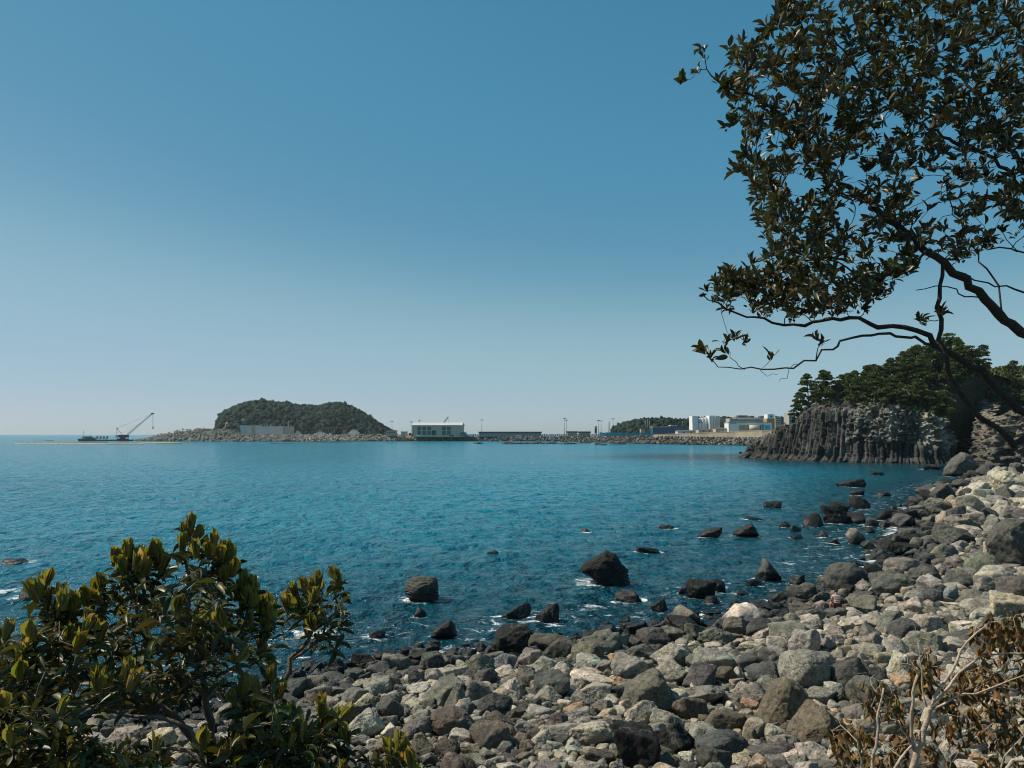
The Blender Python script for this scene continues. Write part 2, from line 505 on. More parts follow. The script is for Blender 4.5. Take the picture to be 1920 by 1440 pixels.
GX = np.arange(-70, 215, 0.6); GY = np.arange(-12, 262, 0.6)
gx, gy = np.meshgrid(GX, GY); gz = ground(gx, gy)
def ground_at(x, y):
    i = np.clip((np.asarray(y) - GY[0]) / 0.6, 0, len(GY) - 1.001); j = np.clip((np.asarray(x) - GX[0]) / 0.6, 0, len(GX) - 1.001)
    i0, j0 = i.astype(int), j.astype(int); fi, fj = i - i0, j - j0
    return (gz[i0, j0] * (1 - fi) * (1 - fj) + gz[i0, j0 + 1] * (1 - fi) * fj + gz[i0 + 1, j0] * fi * (1 - fj) + gz[i0 + 1, j0 + 1] * fi * fj)

YS = np.geomspace(9, 255, 420)
def hit_ground(px, py):
    """where the rays through pixels meet the beach or the water"""
    px = np.atleast_1d(np.asarray(px, float)); py = np.atleast_1d(np.asarray(py, float))
    d = FW[None] + RT[None] * ((px - 960) / F)[:, None] + UP[None] * ((720 - py) / F)[:, None]
    d = d / d[:, 1:2]
    out = np.zeros((len(px), 3)); done = np.zeros(len(px), bool)
    for Y in YS:
        p = EYE + d * Y
        g = np.maximum(ground_at(p[:, 0], p[:, 1]), 0)
        m = (~done) & (p[:, 2] <= g)
        out[m] = p[m]; done |= m
    out[~done] = EYE + d[~done] * YS[-1]
    return out

def grid_faces(nr, nc):
    i = np.arange(nr - 1)[:, None] * nc + np.arange(nc - 1)[None]
    return np.stack([i, i + 1, i + nc + 1, i + nc], -1).reshape(-1, 4)

me = np_mesh('beach_ground', np.stack([gx, gy, gz], -1).reshape(-1, 3), [grid_faces(*gx.shape)], True)
set_attr(me, 'tint', np.tile([0.07, 0.066, 0.058], (gx.size, 1)))
tag(link('beach_ground', me, M['rock']), kind='structure')

# ------------------------------------------------------------------ boulders that can be recognised in the photograph
# (centre x, centre y, width, height in photo pixels, colour, shape, label, short name used by neighbours)
H = [
 # standing in the water
 (790, 1110, 64, 46, 'dark grey', 'layered', 'squat flat-topped grey block with horizontal cracks standing alone in the water', 'flat-topped block in the water'),
 (1134, 1072, 92, 64, 'black', 'layered', 'largest black wedge-shaped boulder with slanting layers, standing alone in the water', 'big black wedge boulder'),
 (965, 1147, 62, 26, 'black', 'angular', 'low jagged wet black rock in shallow water left of the shore boulders', ''),
 (1026, 1155, 46, 36, 'black', 'angular', 'dark wet rock with glistening side in shallows, right of a low jagged rock', ''),
 (788, 1152, 22, 18, 'black', 'round', 'small wet dark rock just in front of the flat-topped block', ''),
 (705, 1191, 34, 14, 'black', 'flat', 'low dark rock awash near the shrub tip, left of the waterline boulders', ''),
 (1180, 1121, 52, 22, 'black', 'oblong', 'smooth wet black rock right below the big black wedge boulder', ''),
 (1237, 1137, 32, 24, 'black', 'angular', 'black blocky wet rock at the water edge below the wedge boulder', ''),
 (833, 1184, 48, 32, 'black', 'pointed', 'dark triangular wet rock breaking the waterline of the pebble shore', 'dark triangular waterline rock'),
 (1215, 1033, 46, 11, 'black', 'flat', 'low ridged black rock with foam along it, right of the wedge boulder', ''),
 (1098, 996, 16, 6, 'grey', 'flat', 'tiny rock awash in white foam above the wedge boulder', ''),
 (924, 1037, 24, 8, 'black', 'flat', 'tiny dark rock awash in open water left of the wedge boulder', ''),
 (1251, 990, 30, 9, 'black', 'flat', 'small low black rock alone in the water, left of a pair of wedges', ''),
 (1331, 1002, 46, 20, 'black', 'angular', 'left one of two black wedge rocks side by side in open water', 'pair of black wedge rocks'),
 (1397, 997, 52, 24, 'black', 'angular', 'right one of two black wedge rocks, with a steep right end', ''),
 (1413, 973, 42, 8, 'black', 'flat', 'flat dark rock barely above water behind the pair of wedge rocks', ''),
 (1449, 948, 40, 12, 'black', 'flat', 'long low black rock with a pale right tip out in the bay', ''),
 (1471, 984, 24, 11, 'black', 'angular', 'small dark slanted rock between the wedge pair and the big dark cluster', ''),
 (1491, 993, 22, 12, 'black', 'angular', 'small dark cube-like rock left of the big dark cluster', ''),
 (1494, 1007, 22, 7, 'black', 'flat', 'little flat rock awash below the dark cube-like rock', ''),
 (1526, 976, 40, 26, 'black', 'round', 'rounded left end of the big dark rock cluster in the bay', 'big dark rock cluster'),
 (1562, 968, 50, 36, 'black', 'layered', 'tallest slanting slab of the big dark rock cluster in the bay', ''),
 (1602, 974, 40, 22, 'black', 'oblong', 'low right end of the big dark rock cluster in the bay', ''),
 (1578, 951, 44, 20, 'black', 'angular', 'dark angular rock behind the big dark rock cluster', ''),
 (1539, 1002, 32, 14, 'black', 'pointed', 'dark peaked little rock below the big dark rock cluster', ''),
 (1560, 1016, 30, 9, 'black', 'flat', 'low wet rock left of the pale ribbed stump', ''),
 (1604, 1009, 32, 30, 'grey', 'striped', 'upright ribbed stump with pale vertical streaks standing in the water', 'pale ribbed stump'),
 (1441, 1074, 46, 42, 'dark grey', 'pointed', 'sharp pyramid-shaped rock standing in shallow water', 'sharp pyramid rock'),
 (1494, 1089, 30, 17, 'black', 'round', 'low rounded black rock between the pyramid rock and the giant dome', ''),
 (1588, 1085, 78, 56, 'dark grey', 'round', 'giant dark dome boulder with a pale crack at the waterline', 'giant dome boulder'),
 (1638, 1078, 42, 34, 'black', 'angular', 'black rock leaning on the right flank of the giant dome boulder', ''),
 (1315, 1110, 56, 36, 'black', 'round', 'rounded dark boulder in the shallows, larger of a touching group', 'rounded shallows boulder'),
 (1343, 1100, 36, 22, 'black', 'round', 'dark rock behind the rounded shallows boulder', ''),
 (1335, 1128, 36, 16, 'black', 'flat', 'wet glistening rock at the foot of the rounded shallows boulder', ''),
 (1392, 1114, 24, 9, 'black', 'flat', 'small black rock awash left of the pyramid rock', ''),
 (1282, 1106, 22, 12, 'black', 'round', 'small wet rock left of the rounded shallows boulder', ''),
 (1415, 1096, 26, 12, 'black', 'round', 'low dark rock touching the left foot of the pyramid rock', ''),
 (1596, 907, 50, 16, 'black', 'layered', 'farthest dark layered rock island in the shaded bay', 'shaded bay rock'),
 (1645, 888, 26, 8, 'black', 'flat', 'small dark rock in the shaded water below the columnar cliff', ''),
 (1607, 925, 26, 11, 'black', 'angular', 'dark rock just below the shaded bay rock', ''),
 (1612, 943, 36, 24, 'black', 'round', 'dark rounded rock with foam on its right, far end of the shallows', ''),
 (1655, 926, 26, 11, 'black', 'flat', 'low dark rock in foam near the far shore', ''),
 (1662, 968, 44, 22, 'black', 'round', 'smooth dark rock at the far waterline right of the dark cluster', ''),
 (1632, 981, 30, 18, 'dark grey', 'round', 'round dark rock just right of the big dark cluster', ''),
 (1626, 996, 24, 11, 'black', 'flat', 'low wet rock above the pale ribbed stump', ''),
 (1660, 1028, 46, 28, 'black', 'angular', 'black wet boulder at the waterline right of the ribbed stump', ''),
 (1661, 1052, 42, 20, 'black', 'flat', 'black low slab at the waterline behind the giant dome boulder', ''),
 (30, 1055, 54, 10, 'black', 'flat', 'low black rock with white surf at the left edge of the sea', ''),
 (62, 1108, 62, 42, 'black', 'angular', 'dark surf-washed boulder half hidden behind the left shrub', ''),
 # water's edge and beach
 (1032, 1212, 84, 42, 'brown', 'angular', 'big blocky reddish brown boulder at the waterline', 'reddish brown block'),
 (1102, 1228, 62, 42, 'olive brown', 'angular', 'olive brown squarish boulder right of the reddish brown block', 'olive squarish boulder'),
 (897, 1248, 62, 38, 'greenish grey', 'angular', 'smooth greenish grey boulder with a flat sloping face near the waterline', 'smooth greenish boulder'),
 (745, 1248, 62, 40, 'greenish grey', 'round', 'broad dark greenish boulder at the left end of the waterline', 'broad greenish boulder'),
 (905, 1276, 56, 34, 'dark grey', 'oblong', 'dark egg-shaped boulder in front of the smooth greenish boulder', ''),
 (1180, 1260, 70, 50, 'grey', 'round', 'speckled grey porous boulder with a broad rounded top', 'speckled porous boulder'),
 (1033, 1294, 70, 52, 'dark grey', 'angular', 'dark slanted boulder with a ridge, behind the pale flat stone', 'dark slanted boulder'),
 (1110, 1280, 90, 32, 'cream white', 'flat', 'long pale flat stone lying right of the dark slanted boulder', 'long pale flat stone'),
 (987, 1262, 64, 24, 'pale grey', 'flat', 'pale flat stone between the greenish boulder and the brown block', ''),
 (980, 1282, 56, 38, 'olive brown', 'round', 'brownish rounded boulder left of the dark slanted boulder', ''),
 (855, 1312, 50, 48, 'greenish grey', 'pointed', 'greenish pointed stone leaning on a broad bluish-green boulder', 'greenish pointed stone'),
 (888, 1302, 62, 48, 'greenish grey', 'angular', 'broad bluish-green boulder behind the greenish pointed stone', ''),
 (928, 1327, 66, 44, 'dark grey', 'round', 'dark speckled rounded boulder right of the greenish pointed stone', 'dark speckled boulder'),
 (730, 1339, 52, 52, 'dark grey', 'oblong', 'dark tilted slab standing on end near the shrub', 'dark tilted slab'),
 (687, 1364, 70, 54, 'pale grey', 'angular', 'pale grey broken boulder beside the shrub, below the dark tilted slab', 'pale broken boulder'),
 (845, 1362, 104, 52, 'brown', 'angular', 'wide chocolate brown boulder with a rough cracked face', 'chocolate brown boulder'),
 (920, 1387, 80, 52, 'brown', 'round', 'grey-brown domed boulder right of the chocolate brown boulder', 'grey-brown dome'),
 (1072, 1335, 48, 26, 'orange tan', 'round', 'orange tan rounded stone below the dark slanted boulder', 'orange tan stone'),
 (1136, 1344, 42, 28, 'tan', 'angular', 'tan stone left of the big pointed boulder', ''),
 (1107, 1383, 80, 52, 'pale grey', 'oblong', 'pale greenish chipped boulder lying tilted in the foreground', 'pale chipped boulder'),
 (1192, 1412, 84, 80, 'black', 'angular', 'tall rough blackish boulder at the bottom, right of the pale chipped boulder', 'rough blackish boulder'),
 (1217, 1307, 106, 78, 'greenish grey', 'pointed', 'big pointed boulder with a lit left slope and a black right face', 'big pointed boulder'),
 (1254, 1268, 70, 46, 'pale grey', 'angular', 'pale greenish boulder behind the big pointed boulder', ''),
 (1338, 1246, 78, 46, 'grey', 'round', 'grey boulder with a pale left top, left of a dark round one', 'pale-topped grey boulder'),
 (1411, 1253, 66, 42, 'dark grey', 'round', 'smooth dark round boulder left of the huge speckled round boulder', 'smooth dark boulder'),
 (1508, 1268, 92, 72, 'grey', 'round', 'huge round speckled grey boulder perched on a brownish mass', 'huge speckled round boulder'),
 (1592, 1272, 76, 62, 'dark grey', 'round', 'large dark porous boulder right of the huge speckled round boulder', 'large porous boulder'),
 (1510, 1212, 62, 58, 'pinkish grey', 'angular', 'pinkish angular boulder behind the huge speckled round boulder', 'pinkish angular boulder'),
 (1388, 1160, 80, 50, 'cream white', 'angular', 'bright cream-coloured boulder with a white patch near the waterline', 'bright cream boulder'),
 (1345, 1203, 72, 38, 'greenish grey', 'layered', 'dark ridged oval boulder below the bright cream boulder', 'ridged oval boulder'),
 (1422, 1182, 48, 38, 'dark grey', 'round', 'dark egg-shaped boulder right below the bright cream boulder', ''),
 (1508, 1114, 46, 36, 'dark grey', 'round', 'grey porous egg boulder left of the giant dome boulder', 'porous egg boulder'),
 (1506, 1149, 52, 30, 'brown', 'angular', 'russet brown wedge left of the sitting person', 'russet wedge'),
 (1470, 1332, 112, 98, 'olive brown', 'angular', 'massive smooth olive brown boulder below the huge speckled round boulder', 'massive olive boulder'),
 (1530, 1368, 108, 82, 'olive brown', 'pointed', 'brownish ridge-backed boulder right of the massive olive boulder', 'ridge-backed boulder'),
 (1293, 1332, 66, 48, 'brown', 'angular', 'brown rough boulder right of the big pointed boulder', ''),
 (1362, 1360, 82, 42, 'brown', 'round', 'dark brown oval boulder left of the massive olive boulder', 'dark brown oval boulder'),
 (1258, 1392, 90, 62, 'black', 'angular', 'blackish pitted boulder at the bottom right of the rough blackish boulder', ''),
 (1355, 1408, 100, 56, 'dark grey', 'round', 'grey pitted boulder at the bottom, below the dark brown oval boulder', 'grey pitted boulder'),
 (1440, 1416, 78, 38, 'dark grey', 'oblong', 'dark flat-sided boulder at the bottom, below the massive olive boulder', ''),
 (1404, 1326, 38, 24, 'orange tan', 'angular', 'bright orange stone left of the massive olive boulder', 'bright orange stone'),
 (1327, 1264, 54, 24, 'tan', 'flat', 'tan flat stone below the pale-topped grey boulder', ''),
 (1357, 1270, 44, 28, 'brown', 'round', 'brown stone right of the tan flat stone', ''),
 (1668, 1176, 48, 50, 'grey', 'oblong', 'tall grey boulder leaning right, near the dead bush', 'leaning grey boulder'),
 (1694, 1186, 54, 42, 'dark grey', 'oblong', 'dark grey oval boulder touching the leaning grey boulder', ''),
 (1895, 1030, 100, 92, 'dark grey', 'angular', 'enormous dark cracked boulder at the right edge of the beach', 'enormous dark boulder'),
 (1792, 1012, 66, 34, 'dark grey', 'layered', 'dark layered slab left of the enormous dark boulder', 'dark layered slab'),
 (1802, 990, 64, 34, 'grey', 'layered', 'grey layered block above the dark layered slab', ''),
 (1771, 978, 36, 32, 'tan', 'angular', 'yellowish tan block left of the grey layered block', 'yellowish block'),
 (1772, 1036, 44, 24, 'dark grey', 'round', 'dark rounded boulder below the dark layered slab', ''),
 (1902, 906, 70, 40, 'cream white', 'angular', 'large pale sunlit boulder at the far right end of the beach', 'large pale sunlit boulder'),
 (1832, 918, 52, 26, 'cream white', 'layered', 'pale layered boulder left of the large pale sunlit boulder', 'pale layered boulder'),
 (1828, 943, 60, 28, 'pale grey', 'angular', 'pale broad boulder below the pale layered boulder', ''),
 (1770, 928, 46, 34, 'dark grey', 'striped', 'dark ribbed boulder left of the pale layered boulder', 'dark ribbed boulder'),
 (1680, 1098, 74, 36, 'greenish grey', 'flat', 'dark green smooth slab right of the giant dome boulder', 'dark green slab'),
 (1735, 1080, 70, 36, 'dark grey', 'oblong', 'dark oblong boulder right of the dark green slab', ''),
 (1740, 1120, 52, 32, 'dark grey', 'round', 'dark round boulder below the dark oblong boulder', ''),
 (1800, 1094, 60, 32, 'dark grey', 'round', 'dark low dome in the middle of the right-hand beach', 'dark low dome'),
 (1785, 1116, 30, 32, 'bluish grey', 'round', 'bluish grey upright stone below the dark low dome', 'bluish upright stone'),
 (1836, 1142, 70, 34, 'pale grey', 'round', 'pale pinkish white boulder above the dead bush', 'pale pinkish boulder'),
 (1898, 1146, 56, 30, 'pale grey', 'round', 'pale rounded boulder at the right edge above the dead bush', ''),
 (1621, 1137, 58, 34, 'greenish grey', 'angular', 'greenish block right of the sitting person', 'greenish block'),
 (1572, 1152, 40, 22, 'dark grey', 'round', 'dark rounded rock the person sits on', ''),
 (1803, 874, 62, 46, 'dark grey', 'layered', 'big dark rock at the foot of the shadowed ravine', 'ravine foot rock'),
 (1750, 876, 46, 11, 'black', 'flat', 'flat wet ledge left of the rock at the ravine foot', ''),
 (1850, 884, 46, 22, 'dark grey', 'angular', 'dark rock right of the ravine foot rock', ''),
]

rocks = []          # dicts: centre, radius, mesh verts/faces, colour, shape, px box, label
def add_rock(rng, base, W, D, Hh, colour, shape, sub, sink, label='', short='', hero=False):
    okey = 'right wedge' if label.startswith('right one of two') else short
    if okey in OUTLINE:
        st = {'big black wedge boulder': (0.45, 0.1, 0.9), 'flat-topped block in the water': (0.02, 0.1, 0.45), 'pale ribbed stump': (0.9, 0.2, 0.1), 'enormous dark boulder': (0.1, 0.1, 0.3)}.get(okey)
        v, f = outline_rock(rng, OUTLINE[okey], sub, st); v = v @ rot_xyz(0, 0, rng.normal() * 0.15).T
    else:
        v, f = rock_shape(rng, shape, sub)
    asp = np.array([1.0, 1.0, 1.0])
    if shape == 'flat': asp = np.array([1.2, 1.0, 0.5])
    if shape == 'oblong': asp = np.array([1.35, 0.8, 0.75])
    if okey in OUTLINE: asp = np.ones(3)
    v = v * asp
    tilt = 0.0 if okey in OUTLINE else 0.35 if shape not in ('pointed', 'striped', 'flat') else 0.12
    v = v @ rot_xyz(rng.normal() * tilt, rng.normal() * tilt, 0.0 if okey in OUTLINE else rng.uniform(-3.14, 3.14) if shape not in ('striped', 'layered') else rng.normal() * 0.3).T
    lo, hi = v.min(0), v.max(0)
    v = (v - (lo + hi) / 2) / (hi - lo) * np.array([W, D, Hh * (1 + sink)])
    v[:, 2] += Hh * (1 + sink) / 2 - Hh * sink
    c = np.array(ROCK_COL[colour]) * rng.uniform(0.78, 1.12) * rng.uniform(0.95, 1.05, 3)
    px, py = project(np.array(base) + [0, 0, Hh * 0.45])
    rocks.append(dict(base=np.array(base), r=max(W, D) / 2, W=W, D=D, H=Hh, v=v, f=f, col=c, cname=colour, shape=shape, label=label, short=short, hero=hero,
                      px=px, py=py, wpx=W * F / base[1], hpx=Hh * F / base[1]))
    return rocks[-1]

hp = hit_ground([h[0] for h in H], [h[1] + 0.44 * h[3] for h in H])
hrng = np.random.default_rng(5)
for h, p in zip(H, hp):
    Y = p[1]; W = h[2] * F ** -1 * Y; D = 0.8 * W
    sink_ang = (8 - p[2]) / Y
    hh = max(h[3] * Y / F - 0.30 * D * sink_ang, 0.16 * W)
    Yc = Y + 0.40 * D
    b = p + (p - EYE) * (0.40 * D / Y); W *= Yc / Y; hh *= Yc / Y
    g = max(float(ground_at(b[0], b[1])), 0.0)
    water = float(ground_at(b[0], b[1])) < 0.05
    # base height: keep the visible foot where the photo has it
    b = np.array([b[0], b[1], min(g, p[2] + 0.25) if not water else 0.0])
    sub = 5 if h[2] > 44 else 4
    if h[2] > 85 or h[5] == 'layered': sub = 6 if h[2] > 60 else 5
    ol = h[7] in OUTLINE or h[6].startswith('right one of two')
    add_rock(hrng, b, W, D, hh, h[4], h[5], sub, (0.15 if ol else 0.35) if not water else (0.12 if ol else 0.9), h[6], h[7], True)

# ------------------------------------------------------------------ the rest of the beach: scatter, largest first
cell = {}
def near_ok(x, y, r, k):
    R = 3.0
    ci, cj = int(x // R), int(y // R)
    for i in range(ci - 1, ci + 2):
        for j in range(cj - 1, cj + 2):
            for (a, b, c) in cell.get((i, j), ()):
                if (a - x) ** 2 + (b - y) ** 2 < (k * (c + r)) ** 2: return False
    return True
def occupy(x, y, r):
    cell.setdefault((int(x // 3.0), int(y // 3.0)), []).append((x, y, r))
for r in rocks: occupy(r['base'][0], r['base'][1], r['r'] * 0.9)

def colour_for(rng, px, py, d, z):
    if d < 1.5: return rng.choice(['black', 'dark grey', 'black', 'greenish grey', 'dark grey'])
    if d < 3.5: return rng.choice(['dark grey', 'greenish grey', 'dark grey', 'grey', 'dark grey', 'greenish grey'])
    if px > 1740 and py < 985: return rng.choice(['pale grey', 'cream white', 'pale grey', 'grey', 'tan', 'dark grey'])
    if py > 1330 and px < 1480: return rng.choice(['grey', 'brown', 'grey', 'pale grey', 'grey', 'olive brown', 'dark grey', 'tan', 'pale grey'])
    return rng.choice(['pale grey', 'grey', 'greenish grey', 'grey', 'dark grey', 'pale grey', 'pinkish grey', 'tan', 'greenish grey', 'bluish grey', 'orange tan', 'olive brown', 'pale grey', 'cream white'],
                      p=[.18, .19, .08, .14, .12, .14, .01, .045, .03, .01, .016, .019, .01, .01])

srng = np.random.default_rng(23)
small = []          # pebbles kept for the one mass
for (lo, hi, tries, k) in [(58, 84, 150, 0.84), (42, 58, 800, 0.80), (30, 42, 2600, 0.77), (21, 30, 8000, 0.74), (13, 21, 18000, 0.68), (7, 13, 22000, 0.56)]:
    px = srng.uniform(-60, 1990, tries); py = 868 + (1475 - 868) * srng.random(tries)
    pts = hit_ground(px, py); dist = shore_dist(pts[:, 0], pts[:, 1])
    for a, b, p, d in zip(px, py, pts, dist):
        if d < -1.8 or p[1] > 200: continue
        if d < -0.4 and (srng.random() < 0.75 or lo > 40): continue
        s = srng.uniform(lo, hi) * p[1] / F
        if lo > 39 and p[1] > 75: continue
        if s < 0.09: continue
        r = s / 2
        if not near_ok(p[0], p[1], r, k): continue
        occupy(p[0], p[1], r)
        c = str(colour_for(srng, a, b, d, p[2]))
        shape = str(srng.choice(['round', 'oblong', 'angular', 'flat'], p=[.2, .18, .46, .16]))
        el = srng.uniform(0.9, 1.25)
        hh = s * (srng.uniform(0.5, 0.78) if shape != 'flat' else srng.uniform(0.32, 0.45))
        if d < 0.5: shape = 'angular'
        z = max(float(ground_at(p[0], p[1])) - hh * 0.05, -0.35 * hh)
        if lo < 21:
            small.append((p[0], p[1], z, s * el, s * srng.uniform(0.75, 1.0), hh, c, lo))
        else:
            add_rock(srng, (p[0], p[1], z), s * el, s * srng.uniform(0.7, 1.0), hh, c, shape, 5 if s * F / p[1] > 30 else 4, 0.3)

# keep about 300 as things: recognisable ones first, then the largest in the picture
heroes = [r for r in rocks if r['hero']]
rest = sorted([r for r in rocks if not r['hero']], key=lambda r: -min(r['wpx'], 90) * r['hpx'] * (1 if 0 < r['px'] < 1920 and r['py'] < 1450 else 0.05))
keep = rest[:300 - len(heroes)]
mass = rest[300 - len(heroes):]

def ordinal(n):
    return ['', 'second ', 'third ', 'fourth ', 'fifth ', 'sixth ', 'seventh ', 'eighth ', 'ninth ', 'tenth ', 'eleventh ', 'twelfth '][n]
marks = [r for r in heroes if r['short']]
used = {}
def describe(r):
    best, bd = None, 1e9
    for q in marks:
        d = math.hypot(q['px'] - r['px'], 1.6 * (q['py'] - r['py']))
        if d < bd: bd, best = d, q
    dx, dy = r['px'] - best['px'], r['py'] - best['py']
    if abs(dx) > 1.3 * abs(dy): rel = 'left of' if dx < 0 else 'right of'
    else: rel = 'behind' if dy < 0 else 'in front of'
    return best, rel, bd
size_word = lambda r: 'large ' if r['wpx'] > 52 else ''
SHAPE_WORD = {'round': 'rounded', 'oblong': 'oblong', 'angular': 'angular', 'flat': 'flat'}
groups = {}
for r in keep:
    q, rel, d = describe(r)
    groups.setdefault((r['cname'], r['shape'], q['short'], rel), []).append((d, r))
for key, lst in groups.items():
    lst.sort(key=lambda t: t[0])
    for n, (d, r) in enumerate(lst):
        o = '' if len(lst) == 1 else ('nearest ' if n == 0 else ordinal(n).strip() + '-nearest ')
        r['label'] = f"{o}{SHAPE_WORD[key[1]]} {key[0]} rock {key[3]} the {key[2]}"

beach_group = 'boulders of the rocky shore'
for r in heroes + keep:
    me = np_mesh('boulder', r['v'], [r['f']], True)
    set_attr(me, 'tint', np.tile(r['col'], (len(r['v']), 1)))
    o = link('boulder', me, M['rock'], loc=r['base'])
    tag(o, r['label'], 'boulder', beach_group, 'thing')

def merge_rocks(name, items, mat):
    vs, fs, cs, n = [], [], [], 0
    for v, f, c in items:
        vs.append(v); fs.append(f + n); n += len(v); cs.append(np.tile(c, (len(v), 1)))
    me = np_mesh(name, np.concatenate(vs), [np.concatenate(fs)], True)
    set_attr(me, 'tint', np.concatenate(cs))
    return tag(link(name, me, mat), kind='stuff')

merge_rocks('smaller_rocks', [(r['v'] + r['base'], r['f'], r['col']) for r in mass], M['rock'])
lib = {}
items = []
for (x, y, z, W, D, hh, c, lo) in small:
    sub = 3 if lo >= 13 else 2
    k = (sub, int(srng.integers(0, 14)))
    if k not in lib:
        v, f = rock_shape(srng, str(srng.choice(['round', 'oblong', 'angular', 'flat'])), sub)
        l, h_ = v.min(0), v.max(0)
        lib[k] = ((v - (l + h_) / 2) / (h_ - l), f)
    v, f = lib[k]
    v = (v * np.array([W, D, hh * 1.3])) @ rot_xyz(srng.normal() * 0.25, srng.normal() * 0.25, srng.uniform(0, 6.3)).T + np.array([x, y, z + hh * 0.3])
    items.append((v, f, np.array(ROCK_COL[c]) * srng.uniform(0.6, 1.05)))
merge_rocks('pebbles', items, M['rock'])
print('rocks', len(heroes), len(keep), len(mass), len(small))

# ------------------------------------------------------------------ sea
az = np.radians(np.linspace(-76, 76, 760)); rad = np.concatenate([np.geomspace(15, 300, 560), np.geomspace(305, 12600, 130)])
ra, aa = np.meshgrid(rad, az, indexing='ij')
sx, sy = ra * np.sin(aa), ra * np.cos(aa)
sdist = -shore_dist(sx, sy)
q = np.stack([sx, sy, 0 * sx], -1)
amp = sm(400, 40, ra)
w1 = VN.fbm(q * np.array([0.28, 0.55, 1]) + 5, 3, 0.55); w2 = VN.fbm(q * np.array([1.1, 1.9, 1]) + 9, 3, 0.6)
sz = amp * (0.085 * w1 + 0.05 * w2)
foam = np.zeros_like(sx)
for r in heroes:
    if r['base'][2] > 0.02: continue
    bx, by = r['base'][:2]
    rr = np.hypot((sx - bx) / (r['W'] / 2), (sy - by) / (r['D'] / 2))
    ex = 0.25 + 0.6 / max(r['W'], 0.8)
    foam = np.maximum(foam, np.where(rr < 6, np.exp(-((np.maximum(rr - 1.05, 0)) / ex) ** 2), 0) * 0.62)
foam = np.maximum(foam, np.exp(-((sdist - 0.8) / 1.6) ** 2) * 0.66)
fw = sea_pt(575, 1190); foam = np.maximum(foam, np.exp(-(((sx - fw[0]) / 2.2) ** 2 + ((sy - fw[1]) / 1.6) ** 2)) * 0.72)
fw = sea_pt(1110, 1133); foam = np.maximum(foam, np.exp(-(((sx - fw[0]) / 1.3) ** 2 + ((sy - fw[1]) / 0.4) ** 2)) * 0.62)
fw = sea_pt(1100, 997); foam = np.maximum(foam, np.exp(-(((sx - fw[0]) / 0.5) ** 2 + ((sy - fw[1]) / 0.9) ** 2)) * 0.9)
fw = sea_pt(15, 1110); foam = np.maximum(foam, np.exp(-(((sx - fw[0]) / 1.8) ** 2 + ((sy - fw[1]) / 1.2) ** 2)) * 0.72)
foam = np.maximum(foam, np.exp(-((sdist - 4) / 4.5) ** 2) * 0.46)
me = np_mesh('sea', np.stack([sx, sy, sz], -1).reshape(-1, 3), [grid_faces(*sx.shape)[:, ::-1]], True)
# seabed: dark rock near shore and cliff, pale sand beyond, with cliff shade painted in
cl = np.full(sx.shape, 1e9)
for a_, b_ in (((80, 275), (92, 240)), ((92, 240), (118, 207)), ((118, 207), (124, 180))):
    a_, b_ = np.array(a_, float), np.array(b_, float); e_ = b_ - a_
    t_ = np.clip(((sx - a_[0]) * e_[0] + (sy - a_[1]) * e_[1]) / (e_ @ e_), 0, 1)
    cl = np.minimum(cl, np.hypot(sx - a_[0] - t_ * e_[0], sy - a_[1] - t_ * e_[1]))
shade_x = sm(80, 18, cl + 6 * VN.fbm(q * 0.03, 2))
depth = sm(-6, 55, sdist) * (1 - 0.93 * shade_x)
set_attr(me, 'seabed_shade', depth.ravel()); set_attr(me, 'foam', foam.ravel())
m, nt, b = new_mat('sea_water')
geo = N(nt, 'ShaderNodeNewGeometry'); pos = geo.outputs['Position']
def wave(scale, sc, detail, rough=0.55, dist=0.6):
    mp = N(nt, 'ShaderNodeMapping'); mp.inputs['Scale'].default_value = sc; mp.inputs['Rotation'].default_value = (0, 0, math.radians(14))
    nt.links.new(pos, mp.inputs[0])
    n = N(nt, 'ShaderNodeTexNoise', i_Scale=scale, i_Detail=detail, i_Roughness=rough, i_Distortion=dist)
    nt.links.new(mp.outputs[0], n.inputs['Vector'])
    return n.outputs[0]
wa = wave(0.16, (0.7, 1, 1), 3.0); wb = wave(0.75, (0.9, 0.55, 1), 4.0); wc = wave(2.6, (0.8, 1, 1), 4.0, 0.6)
wd = wave(0.42, (1, 0.62, 1), 3.0)
long_ = math_n(nt, 'MULTIPLY', wd, 0.8)
hsum = math_n(nt, 'ADD', math_n(nt, 'ADD', long_, math_n(nt, 'MULTIPLY', wa, 1.15)), math_n(nt, 'ADD', math_n(nt, 'MULTIPLY', wb, 0.62), math_n(nt, 'MULTIPLY', wc, 0.28)))
bp = N(nt, 'ShaderNodeBump', i_Strength=1.0, i_Distance=1.9); nt.links.new(hsum, bp.inputs['Height'])
att = N(nt, 'ShaderNodeAttribute', attribute_name='seabed_shade'); af = N(nt, 'ShaderNodeAttribute', attribute_name='foam')
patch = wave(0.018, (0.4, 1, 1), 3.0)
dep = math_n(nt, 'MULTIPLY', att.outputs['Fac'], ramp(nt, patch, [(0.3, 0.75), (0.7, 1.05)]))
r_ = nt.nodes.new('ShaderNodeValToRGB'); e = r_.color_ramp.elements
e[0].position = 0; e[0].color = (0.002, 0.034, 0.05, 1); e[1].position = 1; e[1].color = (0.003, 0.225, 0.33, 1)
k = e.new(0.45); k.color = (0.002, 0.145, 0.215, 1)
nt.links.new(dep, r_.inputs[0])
fn = wave(1.5, (0.5, 1, 1), 7.0, 0.72, 1.2)
fm = math_n(nt, 'ADD', fn, math_n(nt, 'MULTIPLY', af.outputs['Fac'], 0.50))
fmask = ramp(nt, fm, [(0.80, 0.0), (0.88, 1.0)])
c = mix(nt, 'MIX', r_.outputs[0], (0.75, 0.80, 0.82), fmask)
nt.links.new(c, b.inputs['Base Color']); nt.links.new(bp.outputs[0], b.inputs['Normal'])
